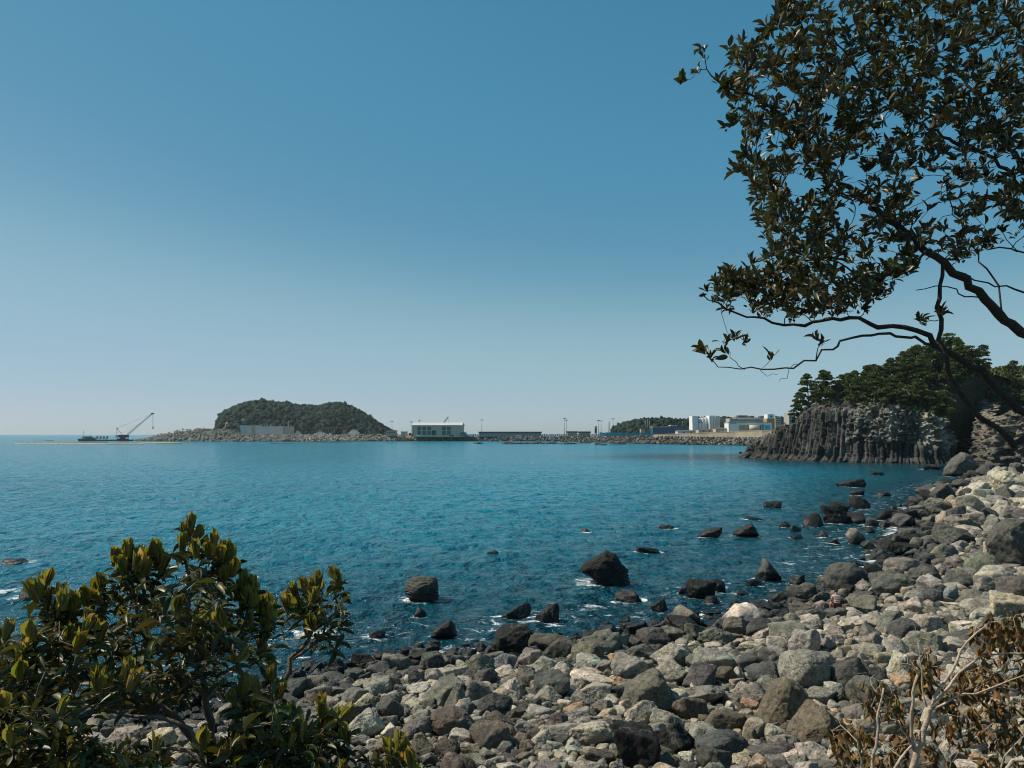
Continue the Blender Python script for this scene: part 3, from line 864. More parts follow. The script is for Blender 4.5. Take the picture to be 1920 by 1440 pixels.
rr = math_n(nt, 'MULTIPLY_ADD', fmask, 0.6); rr.node.inputs[2].default_value = 0.14
nt.links.new(rr, b.inputs['Roughness']); b.inputs['IOR'].default_value = 1.333; b.inputs['Specular IOR Level'].default_value = 0.25
M['sea'] = m
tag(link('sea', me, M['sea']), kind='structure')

# ------------------------------------------------------------------ foliage helpers
def leaf_template(rows=5, fold=0.18, curl=0.25):
    v, f = [], []
    for i in range(rows):
        t = i / (rows - 1)
        w = 0.5 * max(0.0, 1 - abs(2 * t ** 1.25 - 1) ** 2.0) ** 0.75 if 0 < i < rows - 1 else 0.03
        z = -curl * t * t
        v += [(-w, t, z + fold * w), (0, t, z), (w, t, z + fold * w)]
    for i in range(rows - 1):
        a = i * 3
        f += [(a, a + 1, a + 4, a + 3), (a + 1, a + 2, a + 5, a + 4)]
    return np.array(v), np.array(f)

def crown_mesh(name, leaf_sets, tubes, rng):
    """one foliage mesh: twigs (material 0) and leaf sets (materials 1..)"""
    vs, fq, mq, cs, n = [], [], [], [], 0
    v = np.concatenate(tubes.v); f = np.array([q for q in tubes.f if len(q) == 4])
    vs.append(v); fq.append(f); mq.append(np.zeros(len(f), int)); cs.append(np.ones((len(v), 4))); n = len(v)
    for k, (items, kw) in enumerate(leaf_sets):
        me = leaves_mesh('tmp', items, rng, **kw)
        a = np.zeros(len(me.vertices) * 3, np.float32); me.vertices.foreach_get('co', a)
        b = np.zeros(len(me.loops), np.int32); me.loops.foreach_get('vertex_index', b)
        c = np.zeros(len(me.vertices) * 4, np.float32); me.attributes['tint'].data.foreach_get('color', c)
        vs.append(a.reshape(-1, 3)); fq.append(b.reshape(-1, 4) + n); n += len(me.vertices); mq.append(np.full(len(b) // 4, k + 1)); cs.append(c.reshape(-1, 4))
        bpy.data.meshes.remove(me)
    me = np_mesh(name, np.concatenate(vs), [np.concatenate(fq)], True)
    me.polygons.foreach_set('material_index', np.concatenate(mq).astype(np.int32))
    set_attr(me, 'tint', np.concatenate(cs))
    return me
def crown(root, name, leaf_sets, mats, tubes, rng):
    me = crown_mesh(name, leaf_sets, tubes, rng)
    for m in mats: me.materials.append(m)
    return kid(link(name, me, None), root)

def leaves_mesh(name, items, rng, rows=5, fold=0.25, curl=0.25, tint=(0.7, 1.3)):
    """items: list of (pos, direction, up, length, width)"""
    tv, tf = leaf_template(rows, fold, curl)
    pos = np.array([i[0] for i in items]); d = unit(np.array([i[1] for i in items], float)); up = np.array([i[2] for i in items], float)
    L = np.array([i[3] for i in items]); W = np.array([i[4] for i in items])
    x = unit(np.cross(d, up) + 1e-4); z = np.cross(x, d)
    cu = rng.uniform(0.2, 1.8, len(items))
    v = (pos[:, None] + (L[:, None] * tv[None, :, 1])[..., None] * d[:, None] + (W[:, None] * tv[None, :, 0])[..., None] * x[:, None]
         + (L[:, None] * cu[:, None] * tv[None, :, 2])[..., None] * z[:, None])
    n = len(tv)
    f = (tf[None] + (np.arange(len(items)) * n)[:, None, None]).reshape(-1, 4)
    me = np_mesh(name, v.reshape(-1, 3), [f], True)
    c = rng.uniform(*tint, (len(items), 1)) * np.array([1, 1, 1]) * (1 + rng.normal(size=(len(items), 3)) * np.array([0.16, 0.05, 0.12]))
    set_attr(me, 'tint', np.repeat(np.clip(c, 0.2, 3), n, 0))
    return me

def smooth_path(pts, step):
    """Catmull-Rom through 3-D points (with radius as 4th value)"""
    pts = [np.asarray(p, float) for p in pts]
    ext = [2 * pts[0] - pts[1]] + pts + [2 * pts[-1] - pts[-2]]
    out = []
    for i in range(1, len(ext) - 2):
        a, b, c, d = ext[i - 1:i + 3]
        n = max(2, int(np.linalg.norm((c - b)[:3]) / step))
        for k in range(n):
            t = k / n
            out.append(0.5 * (2 * b + (c - a) * t + (2 * a - 5 * b + 4 * c - d) * t * t + (3 * b - a - 3 * c + d) * t ** 3))
    out.append(pts[-1])
    return np.array(out)

def traced(px_pts, Y0, Y1, r0, r1, step=0.07, wob=0.012, rng=RNG):
    """a limb followed in the photograph: points (px,py), depth Y0..Y1, radius r0..r1"""
    n = len(px_pts); P4 = []
    for i, p in enumerate(px_pts):
        t = i / (n - 1)
        P4.append(np.append(P(p[0], p[1], Y0 + (Y1 - Y0) * t), r0 + (r1 - r0) * t))
    s = smooth_path(P4, step)
    s[1:-1, :3] += rng.normal(size=(len(s) - 2, 3)) * wob
    s[:, 3] = np.maximum(s[:, 3] * (1 + rng.normal(size=len(s)) * 0.05), 0.0015)
    return s

def limb(name, path, mat, parent, n=7):
    return MB().tube(list(path[:, :3]), list(path[:, 3]), n).build(name, mat, parent, True)

def grow(nodes, targets, rng, droop=0.0, rtip=0.0025, maxlen=9):
    """join every target to the nearest wood so far by a bent twig; returns twig paths"""
    nodes = [np.asarray(n, float) for n in nodes]
    N3 = np.array([n[:3] for n in nodes]); R = np.array([n[3] for n in nodes])
    T = np.asarray(targets, float)
    order = np.argsort([np.min(np.linalg.norm(N3 - t, axis=1)) for t in T])
    paths = []
    for k in order:
        t = T[k]
        dd = np.linalg.norm(N3 - t, axis=1) - 2.0 * np.minimum(R, 0.02)
        i = int(np.argmin(dd)); a = N3[i]; L = np.linalg.norm(t - a)
        if L < 0.02: paths.append((k, None, t - a)); continue
        m = max(3, int(L / 0.07) + 1)
        bend = rng.normal(size=3) * 0.10 * L; bend[2] -= droop * L
        r0 = min(R[i] * 0.7, rtip + 0.006 * L + 0.001)
        pts = []
        for j in range(m + 1):
            s = j / m
            p = a + (t - a) * s + bend * math.sin(math.pi * s) + (rng.normal(size=3) * 0.006 if 0 < j < m else 0)
            pts.append(np.append(p, r0 + (rtip - r0) * s))
        pts = np.array(pts)
        paths.append((k, pts, pts[-1, :3] - pts[-2, :3]))
        N3 = np.concatenate([N3, pts[1:, :3]]); R = np.concatenate([R, pts[1:, 3]])
    return paths

def in_poly(px, py, poly):
    inside = False; n = len(poly); j = n - 1
    for i in range(n):
        xi, yi = poly[i]; xj, yj = poly[j]
        if (yi > py) != (yj > py) and px < (xj - xi) * (py - yi) / (yj - yi) + xi: inside = not inside
        j = i
    return inside

def perp(d, rng):
    u = np.cross(d, rng.normal(size=3)); return u / (np.linalg.norm(u) + 1e-9)

# ------------------------------------------------------------------ the evergreen tree overhanging from the right
trng = np.random.default_rng(31)
tree = empty('evergreen_tree', (6.4, 6.2, 4.6))
tag(tree, 'dark broadleaved evergreen tree leaning in from the right edge, leaves against the sky', 'tree', kind='thing')
def kid(o, root):
    o.parent = root; o.matrix_parent_inverse = Matrix.Translation(-root.location); return o
def limb_of(root, name, path, mat, n=8):
    return kid(limb(name, path, mat, None, n), root)
trunk = traced([(2430, 1330), (2330, 1120), (2180, 950), (2080, 850)], 6.2, 6.0, 0.16, 0.10)
limb_of(tree, 'trunk', trunk, M['bark_dark'])
LIMBS = [
 ([(2080, 850), (1990, 800), (1925, 776), (1892, 749), (1860, 721), (1842, 696), (1807, 675), (1771, 654), (1736, 631), (1693, 614), (1647, 611), (1612, 598), (1576, 593), (1523, 603), (1470, 607), (1417, 597), (1364, 583), (1332, 562), (1318, 548)], 6.0, 5.7, 0.060, 0.005),
 ([(1771, 656), (1736, 644), (1683, 630), (1647, 627), (1598, 632), (1573, 650), (1541, 661), (1506, 679), (1470, 691), (1430, 694), (1389, 693), (1346, 684), (1330, 672)], 5.85, 5.3, 0.020, 0.004),
 ([(2080, 850), (1990, 820), (1930, 806), (1905, 836), (1893, 826), (1835, 774), (1792, 721), (1768, 654), (1762, 597), (1765, 520), (1766, 490)], 5.9, 5.5, 0.050, 0.018),
 ([(2130, 900), (2060, 760), (1990, 680), (1920, 625), (1877, 590), (1842, 558), (1807, 523), (1771, 494), (1736, 470), (1683, 427), (1647, 397), (1612, 368), (1576, 340), (1552, 315), (1523, 276), (1488, 244), (1460, 212), (1417, 188), (1364, 166), (1336, 138), (1322, 112)], 6.1, 5.6, 0.075, 0.005),
 ([(1736, 470), (1700, 505), (1640, 515), (1590, 500), (1540, 480), (1480, 470)], 5.8, 5.2, 0.016, 0.005),
 ([(1842, 558), (1800, 548), (1765, 537), (1718, 544)], 5.9, 5.6, 0.010, 0.005),
 ([(1885, 596), (1872, 540), (1843, 494), (1815, 450), (1790, 400), (1770, 330)], 6.0, 6.3, 0.014, 0.006),
 ([(1990, 560), (1920, 552), (1867, 533), (1807, 515), (1780, 500)], 6.2, 6.0, 0.016, 0.006),
 ([(2000, 480), (1920, 471), (1842, 462), (1785, 453), (1720, 455)], 6.4, 6.0, 0.014, 0.005),
 ([(2060, 760), (2010, 560), (1950, 380), (1880, 250), (1800, 140), (1700, 50)], 6.3, 6.8, 0.05, 0.010),
 ([(1990, 500), (1900, 330), (1780, 260), (1680, 200), (1600, 120), (1540, 40)], 6.4, 5.4, 0.03, 0.006),
 ([(1612, 368), (1540, 365), (1480, 380), (1430, 390)], 5.7, 5.4, 0.012, 0.004),
 ([(1500, 682), (1482, 690), (1476, 704), (1466, 708), (1462, 716)], 5.4, 5.4, 0.004, 0.002),
 ([(1425, 694), (1440, 706), (1458, 702)], 5.35, 5.35, 0.003, 0.002),
 ([(1396, 693), (1378, 682), (1366, 660), (1356, 640)], 5.3, 5.25, 0.005, 0.003),
 ([(1800, 140), (1860, 60), (1900, -30)], 6.6, 6.2, 0.02, 0.01),
]
nodes = [t for t in trunk]
for pts, y0, y1, r0, r1 in LIMBS:
    pth = traced(pts, y0, y1, r0 * 0.6, r1 * 0.65)
    limb_of(tree, 'branch', pth, M['bark_dark'])
    nodes += [q for q in pth]
CROWN = [(1470, -30), (1452, 30), (1400, 55), (1375, 70), (1360, 105), (1372, 140), (1360, 172), (1378, 210), (1392, 250), (1400, 275), (1388, 320), (1408, 350), (1412, 400), (1440, 430),
         (1425, 470), (1400, 485), (1380, 500), (1345, 515), (1330, 545), (1345, 565), (1400, 582), (1480, 592), (1560, 585), (1640, 560), (1700, 538), (1712, 500), (1740, 478), (1800, 490),
         (1860, 475), (1990, 480), (2010, -30)]
SPARSE = [((1590, 325), 34), ((1500, 340), 24), ((1600, 405), 30), ((1740, 375), 30), ((1905, 470), 26), ((1555, 205), 22), ((1660, 250), 22), ((1780, 300), 18), ((1440, 285), 18), ((1570, 15), 22), ((1660, 475), 22),
          ((1530, 590), 30), ((1380, 590), 30), ((1500, 440), 16), ((1700, 330), 18), ((1880, 310), 26), ((1480, 100), 14)]
targets, lens = [], []
def add_t(px, py, Y, s=1.0): targets.append(P(px, py, Y)); lens.append(s)
tries = 0
while len(targets) < 1620 and tries < 50000:
    tries += 1
    px, py = trng.uniform(1320, 2010), trng.uniform(-30, 600)
    if not in_poly(px, py, CROWN): continue
    if any(math.hypot(px - c[0], py - c[1]) < r for c, r in SPARSE) and trng.random() < 0.9: continue
    if py > 300 and px > 1720 and trng.random() < 0.2: continue
    if py > 330 and px > 1570 and trng.random() < 0.35: continue
    Y = 5.8 + 0.9 * trng.normal() * 0.6 + 0.0012 * (px - 1600)
    add_t(px, py, float(np.clip(Y, 4.7, 7.6)))
LOWER = [(1330, 515), (1480, 500), (1700, 510), (1690, 560), (1640, 585), (1500, 598), (1340, 575)]
c_ = 0
while c_ < 90:
    px, py = trng.uniform(1320, 1710), trng.uniform(490, 605)
    if in_poly(px, py, LOWER): add_t(px, py, trng.uniform(5.1, 6.2), 0.9); c_ += 1
for px, py, Y in [(1283, 148, 5.6), (1275, 155, 5.6), (1320, 108, 5.6), (1305, 135, 5.6), (1345, 150, 5.6), (1318, 92, 5.6), (1380, 310, 5.3), (1373, 322, 5.3), (1325, 545, 5.5), (1345, 525, 5.5), (1318, 660, 5.2), (1335, 668, 5.2),
                  (1362, 640, 5.2), (1380, 632, 5.3), (1360, 660, 5.25), (1398, 640, 5.3), (1445, 668, 5.3), (1530, 632, 5.4), (1540, 640, 5.45), (1725, 598, 5.6), (1735, 604, 5.6), (1766, 588, 5.5), (1500, 20, 5.5), (1480, 8, 5.5), (1360, 240, 5.5), (1372, 232, 5.5)]:
    add_t(px, py, Y, 0.95)
tw = grow(nodes, targets, trng, droop=-0.03)
tb = MB(); leaf_items, bud_items = [], []
for k, pth, d in tw:
    if pth is not None: tb.tube(list(pth[:, :3]), list(pth[:, 3]), 5)
    t = targets[k]; s = lens[k]
    ax = unit(0.8 * unit(d) + np.array([-0.1, 0, 0.9]) + trng.normal(size=3) * 0.3)
    n = trng.integers(5, 10); s = s * trng.uniform(0.72, 1.12); wm = trng.uniform(0.9, 1.1)
    ph = trng.uniform(0, 6.28); e1 = perp(ax, trng); e2 = np.cross(ax, e1)
    def one(o, a, spread):
        e = e1 * math.cos(a) + e2 * math.sin(a)
        dr = ax * math.cos(spread) + e * math.sin(spread) + trng.normal(size=3) * 0.12
        L = trng.uniform(0.050, 0.098) * s
        leaf_items.append((o + unit(dr) * 0.012, dr, ax + trng.normal(size=3) * 0.35, L, L * trng.uniform(0.30, 0.42) * wm))
    for j in range(n): one(t - ax * trng.uniform(0, 0.045), ph + j * 2.4, trng.uniform(0.15, 1.0))
    if pth is not None:
        for q in range(trng.integers(0, 4)): one(pth[trng.integers(len(pth) // 3, len(pth)), :3], trng.uniform(0, 6.28), trng.uniform(0.5, 1.5))
    if trng.random() < 0.22:
        for j in range(4):
            bud_items.append((t, ax + trng.normal(size=3) * 0.12, perp(ax, trng), 0.045, 0.014))
crown(tree, 'foliage', [(leaf_items, dict(rows=6, fold=0.3, curl=0.2, tint=(0.5, 1.7))), (bud_items, dict(rows=4, fold=0.4, curl=0.0))], [M['bark_dark'], M['leaf_tree'], M['bud_tree']], tb, trng)

# ------------------------------------------------------------------ evergreen shrubs in the lower left
def whorl(rng, old, young, t, ax, s, nold=7, nyoung=7):
    ph = rng.uniform(0, 6.28); e1 = perp(ax, rng); e2 = np.cross(ax, e1)
    for j in range(nold):
        a = ph + j * 2.4; sp = rng.uniform(0.85, 1.95)
        dr = ax * math.cos(sp) + (e1 * math.cos(a) + e2 * math.sin(a)) * math.sin(sp)
        L = rng.uniform(0.05, 0.108) * s
        old.append((t - ax * rng.uniform(0.01, 0.12) * s, dr + rng.normal(size=3) * 0.15, ax + rng.normal(size=3) * 0.4, L, L * rng.uniform(0.24, 0.34)))
    for j in range(nyoung):
        a = ph + 1 + j * 2.4; sp = rng.uniform(0.03, 0.26) + 0.008 * j
        e = e1 * math.cos(a) + e2 * math.sin(a)
        dr = ax * math.cos(sp) + e * math.sin(sp)
        L = rng.uniform(0.07, 0.115) * s
        young.append((t + e * 0.012 * s - ax * 0.02, dr, -e, L, L * rng.uniform(0.15, 0.21)))

def shrub(name, label, base, stems, poly, n, ydepth, rng, extra=(), density=None, tops=(), s=1.0, yfrac=0.5):
    root = empty(name, base); tag(root, label, 'shrub', 'evergreen shrubs on the bank', 'thing')
    nd = []
    for pts, y0, y1, r0, r1 in stems:
        pth = traced(pts, y0, y1, r0, r1, 0.06, 0.008, rng)
        limb_of(root, 'stem', pth, M['bark_shrub'], 7); nd += [q for q in pth]
    T, kind = [], []
    for px, py, Y in tops:
        T.append(P(px, py, Y)); kind.append(1)
        for q in range(2):
            T.append(P(px + rng.normal() * 11, py + 8 + abs(rng.normal()) * 12, Y + rng.normal() * 0.1)); kind.append(1)
    xs = [p[0] for p in poly]; ys = [p[1] for p in poly]
    tries = 0
    while len(T) < n + 3 * len(tops) and tries < 9000:
        tries += 1
        px, py = rng.uniform(min(xs), max(xs)), rng.uniform(min(ys), max(ys))
        if not in_poly(px, py, poly): continue
        if density and rng.random() > density(px, py): continue
        Y = rng.uniform(*ydepth); T.append(P(px, py, Y)); kind.append(2 if rng.random() < yfrac else 0)
    old, young = [], []; tb = MB()
    for k, pth, d in grow(nd, T, rng, droop=0.06, rtip=0.003):
        if pth is not None: tb.tube(list(pth[:, :3]), list(pth[:, 3]), 5)
        ax = unit(np.array([0, 0, 1.0]) + 0.35 * unit(d) + rng.normal(size=3) * (0.10 if kind[k] == 1 else 0.3))
        whorl(rng, old, young, T[k], ax, s, 5 if kind[k] == 1 else 8, 13 if kind[k] == 1 else (6 if kind[k] == 2 else 0))
    crown(root, 'foliage', [(old, dict(rows=6, fold=0.35, curl=0.25, tint=(0.45, 1.6)))], [M['bark_shrub'], M['leaf_shrub']], tb, rng)
    kid(link('young_leaves', leaves_mesh('shrub_young', young, rng, 5, 0.6, -0.12, (0.6, 1.25)), M['leaf_young']), root)
    return root

OUT = [(-20, 1215), (25, 1180), (60, 1130), (75, 1105), (110, 1110), (145, 1150), (185, 1115), (212, 1075), (260, 1050), (305, 1060), (332, 1030), (362, 1020), (395, 1030), (430, 1050), (436, 1100), (465, 1115), (480, 1150),
       (478, 1180), (450, 1205), (430, 1225), (380, 1250), (310, 1270), (240, 1290), (140, 1320), (80, 1400), (-20, 1450)]
def dens(px, py):
    return 1.0
TOPS = [(88, 1095, 3.7), (80, 1105, 3.75), (112, 1125, 3.7), (138, 1140, 3.7), (10, 1195, 3.5), (192, 1105, 3.9), (215, 1055, 3.9), (224, 1060, 3.9), (242, 1040, 3.9), (256, 1052, 3.9), (284, 1040, 4.0), (272, 1062, 4.0), (298, 1048, 4.0),
        (358, 992, 4.0), (352, 1010, 4.0), (366, 1015, 4.0), (402, 1020, 4.1), (392, 1035, 4.1), (425, 1042, 4.1), (432, 1055, 4.1), (418, 1062, 4.1), (462, 1100, 4.1), (475, 1104, 4.1), (450, 1115, 4.1), (495, 1140, 4.2), (490, 1158, 4.2),
        (380, 1175, 3.6), (240, 1270, 3.3), (184, 1278, 3.3), (160, 1130, 3.8), (170, 1170, 3.6), (60, 1215, 3.5), (40, 1240, 3.4), (130, 1200, 3.5)]
shrub('evergreen_shrub', 'large glossy evergreen shrub with yellow-green leaf tips against the sea at the left', P(395, 1520, 4.0), [
    ([(405, 1520), (398, 1430), (383, 1300), (360, 1200), (352, 1110), (358, 1010)], 4.0, 4.0, 0.026, 0.005),
    ([(398, 1430), (330, 1345), (250, 1300), (150, 1275), (95, 1200), (88, 1110)], 4.0, 3.7, 0.020, 0.005),
    ([(383, 1300), (310, 1230), (260, 1150), (245, 1060)], 4.0, 3.9, 0.015, 0.005),
    ([(360, 1200), (410, 1150), (425, 1060)], 4.0, 4.1, 0.010, 0.005),
    ([(370, 1250), (430, 1200), (470, 1120)], 4.0, 4.15, 0.010, 0.005),
    ([(330, 1345), (200, 1320), (90, 1290), (10, 1210)], 3.95, 3.45, 0.014, 0.005)],
    [(x, y + (34 if y < 1290 else 0)) for x, y in OUT], 215, (3.35, 4.5), np.random.default_rng(41), tops=TOPS, yfrac=0.16)
shrub('evergreen_shrub', 'slender evergreen shrub sprig leaning right over the water edge beside the large shrub', P(440, 1520, 4.4), [
    ([(440, 1520), (470, 1400), (520, 1300), (548, 1235), (575, 1200), (590, 1160), (605, 1110)], 4.3, 4.6, 0.020, 0.005),
    ([(548, 1235), (600, 1190), (630, 1130), (632, 1085)], 4.5, 4.6, 0.010, 0.005),
    ([(520, 1300), (505, 1250), (495, 1215)], 4.4, 4.4, 0.009, 0.005)],
    [(545, 1130), (560, 1105), (600, 1100), (640, 1095), (642, 1170), (640, 1200), (600, 1190), (575, 1200), (555, 1180)], 14, (4.3, 4.8), np.random.default_rng(43),
    tops=[(555, 1115, 4.5), (597, 1096, 4.6), (585, 1112, 4.6), (630, 1086, 4.6), (597, 1165, 4.4), (495, 1203, 4.3)], yfrac=0.1)
shrub('evergreen_shrub', 'low leafy evergreen shrub along the bottom edge in front of the pale broken boulder', P(520, 1600, 3.6), [
    ([(430, 1600), (420, 1480), (470, 1360), (510, 1300)], 3.5, 3.7, 0.016, 0.005),
    ([(500, 1600), (540, 1480), (590, 1380), (640, 1340)], 3.5, 3.7, 0.014, 0.005),
    ([(560, 1600), (640, 1480), (700, 1430), (770, 1420)], 3.4, 3.5, 0.014, 0.005),
    ([(420, 1480), (380, 1420), (320, 1400)], 3.5, 3.4, 0.010, 0.004)],
    [(440, 1300), (500, 1290), (545, 1320), (600, 1340), (640, 1345), (665, 1400), (740, 1405), (785, 1430), (790, 1480), (380, 1480), (400, 1390), (440, 1350)], 150, (3.2, 4.0), np.random.default_rng(47),
    tops=[(460, 1290, 3.7), (510, 1275, 3.7), (605, 1330, 3.6), (640, 1355, 3.6), (628, 1362, 3.6), (565, 1370, 3.5), (745, 1405, 3.5), (765, 1418, 3.5), (728, 1412, 3.5), (480, 1330, 3.5), (380, 1395, 3.3)], yfrac=0.45, s=0.9)
shrub('evergreen_shrub', 'sparse shrub with bare pale twigs in the bottom left corner', P(120, 1640, 3.2), [
    ([(150, 1640), (90, 1500), (40, 1430), (-10, 1395)], 3.2, 3.0, 0.016, 0.006),
    ([(60, 1480), (30, 1400), (25, 1330)], 3.1, 3.1, 0.006, 0.003),
    ([(150, 1640), (160, 1500), (75, 1400), (70, 1310), (85, 1260)], 3.2, 3.2, 0.009, 0.003),
    ([(420, 1600), (375, 1400), (300, 1345), (235, 1340), (150, 1320)], 3.3, 3.4, 0.012, 0.005),
    ([(420, 1600), (380, 1430), (320, 1400), (240, 1410)], 3.3, 3.3, 0.010, 0.004)],
    [(-20, 1330), (120, 1300), (160, 1380), (300, 1400), (320, 1480), (-20, 1480)], 165, (2.9, 3.5), np.random.default_rng(53), tops=[(140, 1450, 3.1), (2, 1330, 3.2)], yfrac=0.15, s=0.85)

# ------------------------------------------------------------------ the withered bush in the lower right corner
drng = np.random.default_rng(61)
bush = empty('withered_bush', P(1713, 1560, 4.8)); tag(bush, 'dead bush of bare pale stems with drooping brown leaves in the bottom right corner', 'bush', kind='thing')
STEMS = [
 ([(1700, 1580), (1713, 1440), (1727, 1390), (1740, 1344), (1746, 1327)], 4.8, 4.8, 0.024, 0.019),
 ([(1746, 1327), (1761, 1294), (1786, 1257), (1802, 1223), (1827, 1190), (1857, 1167)], 4.8, 4.9, 0.013, 0.006),
 ([(1748, 1325), (1780, 1286), (1809, 1252), (1842, 1232), (1920, 1223), (1980, 1225)], 4.8, 5.0, 0.011, 0.006),
 ([(1750, 1330), (1790, 1307), (1832, 1298), (1877, 1280), (1930, 1262)], 4.8, 4.7, 0.009, 0.004),
 ([(1722, 1420), (1707, 1369), (1711, 1317), (1721, 1265)], 4.8, 4.7, 0.014, 0.010),
 ([(1738, 1325), (1730, 1290), (1727, 1240), (1721, 1205)], 4.78, 4.8, 0.006, 0.003),
 ([(1620, 1560), (1630, 1440), (1644, 1380), (1650, 1327), (1657, 1290)], 4.6, 4.6, 0.013, 0.007),
 ([(1715, 1410), (1686, 1357), (1665, 1323), (1634, 1290), (1611, 1276)], 4.8, 4.6, 0.007, 0.003),
 ([(1622, 1500), (1609, 1394), (1594, 1369), (1571, 1344)], 4.6, 4.5, 0.007, 0.003),
 ([(1655, 1560), (1677, 1440), (1707, 1409), (1727, 1369)], 4.7, 4.8, 0.013, 0.006),
 ([(1840, 1560), (1882, 1445), (1920, 1425), (1980, 1410)], 4.4, 4.4, 0.014, 0.010),
 ([(1850, 1560), (1873, 1440), (1892, 1411), (1920, 1380)], 4.6, 4.7, 0.007, 0.004),
 ([(1827, 1190), (1840, 1165), (1858, 1142)], 4.9, 4.9, 0.005, 0.002),
 ([(1628, 1480), (1600, 1430), (1575, 1395)], 4.5, 4.5, 0.005, 0.002),
]
nd = []
for pts, y0, y1, r0, r1 in STEMS:
    pth = traced(pts, y0, y1, r0 * 0.8, r1 * 0.8, 0.05, 0.005, drng); limb_of(bush, 'stem', pth, M['bark_pale'], 8); nd += [q for q in pth]
T, bare = [], []
for poly, n in [([(1555, 1365), (1600, 1350), (1650, 1380), (1655, 1440), (1570, 1450)], 26), ([(1620, 1290), (1660, 1270), (1690, 1300), (1690, 1350), (1625, 1350)], 22),
                ([(1680, 1230), (1735, 1215), (1760, 1250), (1740, 1300), (1690, 1290)], 20), ([(1825, 1170), (1870, 1150), (1930, 1140), (1940, 1220), (1850, 1225), (1825, 1205)], 46),
                ([(1770, 1270), (1860, 1235), (1940, 1230), (1940, 1450), (1740, 1450), (1745, 1340)], 95), ([(1660, 1350), (1740, 1340), (1740, 1450), (1650, 1450)], 22)]:
    c = 0
    while c < n:
        px, py = drng.uniform(1540, 1950), drng.uniform(1130, 1460)
        if in_poly(px, py, poly): T.append(P(px, py, drng.uniform(4.8, 5.7))); bare.append(0); c += 1
for px, py in [(1716, 1190), (1740, 1200), (1700, 1215), (1780, 1170), (1600, 1262), (1690, 1245), (1575, 1345), (1560, 1370), (1640, 1265), (1790, 1180), (1708, 1160)]:
    T.append(P(px, py, 4.75)); bare.append(1)
items = []; tb = MB()
for k, pth, d in grow(nd, T, drng, droop=-0.12, rtip=0.0018):
    if pth is not None: tb.tube(list(pth[:, :3]), list(pth[:, 3]), 5)
    if bare[k]: continue
    for j in range(drng.integers(5, 9)):
        dr = np.array([0, 0, -1.0]) + drng.normal(size=3) * np.array([0.42, 0.42, 0.3]); L = drng.uniform(0.045, 0.085)
        items.append((T[k] + drng.normal(size=3) * 0.02, dr, drng.normal(size=3), L, L * drng.uniform(0.2, 0.32)))
crown(bush, 'foliage', [(items, dict(fold=0.6, curl=0.35, tint=(0.3, 1.4)))], [M['bark_pale'], M['leaf_dead']], tb, drng)

# ------------------------------------------------------------------ columnar cliff headland
def hsh(*k):
    x = np.zeros(np.broadcast(*k).shape) if len(k) > 1 else np.zeros(np.shape(k[0]))
    for i, a in enumerate(k): x = x + np.asarray(a, float) * (12.9898 + 65.233 * i)
    return np.modf(np.abs(np.sin(x) * 43758.5453))[0]

def resample(pts, step):
    pts = np.asarray(pts, float); seg = np.linalg.norm(np.diff(pts[:, :2], axis=0), axis=1); s = np.concatenate([[0], np.cumsum(seg)])
    t = np.arange(0, s[-1], step)
    return np.stack([np.interp(t, s, pts[:, k]) for k in range(pts.shape[1])], 1), t

def smooth1(a, n):
    k = np.ones(n) / n
    return np.stack([np.convolve(np.pad(a[:, j], n // 2, 'edge'), k, 'valid')[:len(a)] for j in range(a.shape[1])], 1)

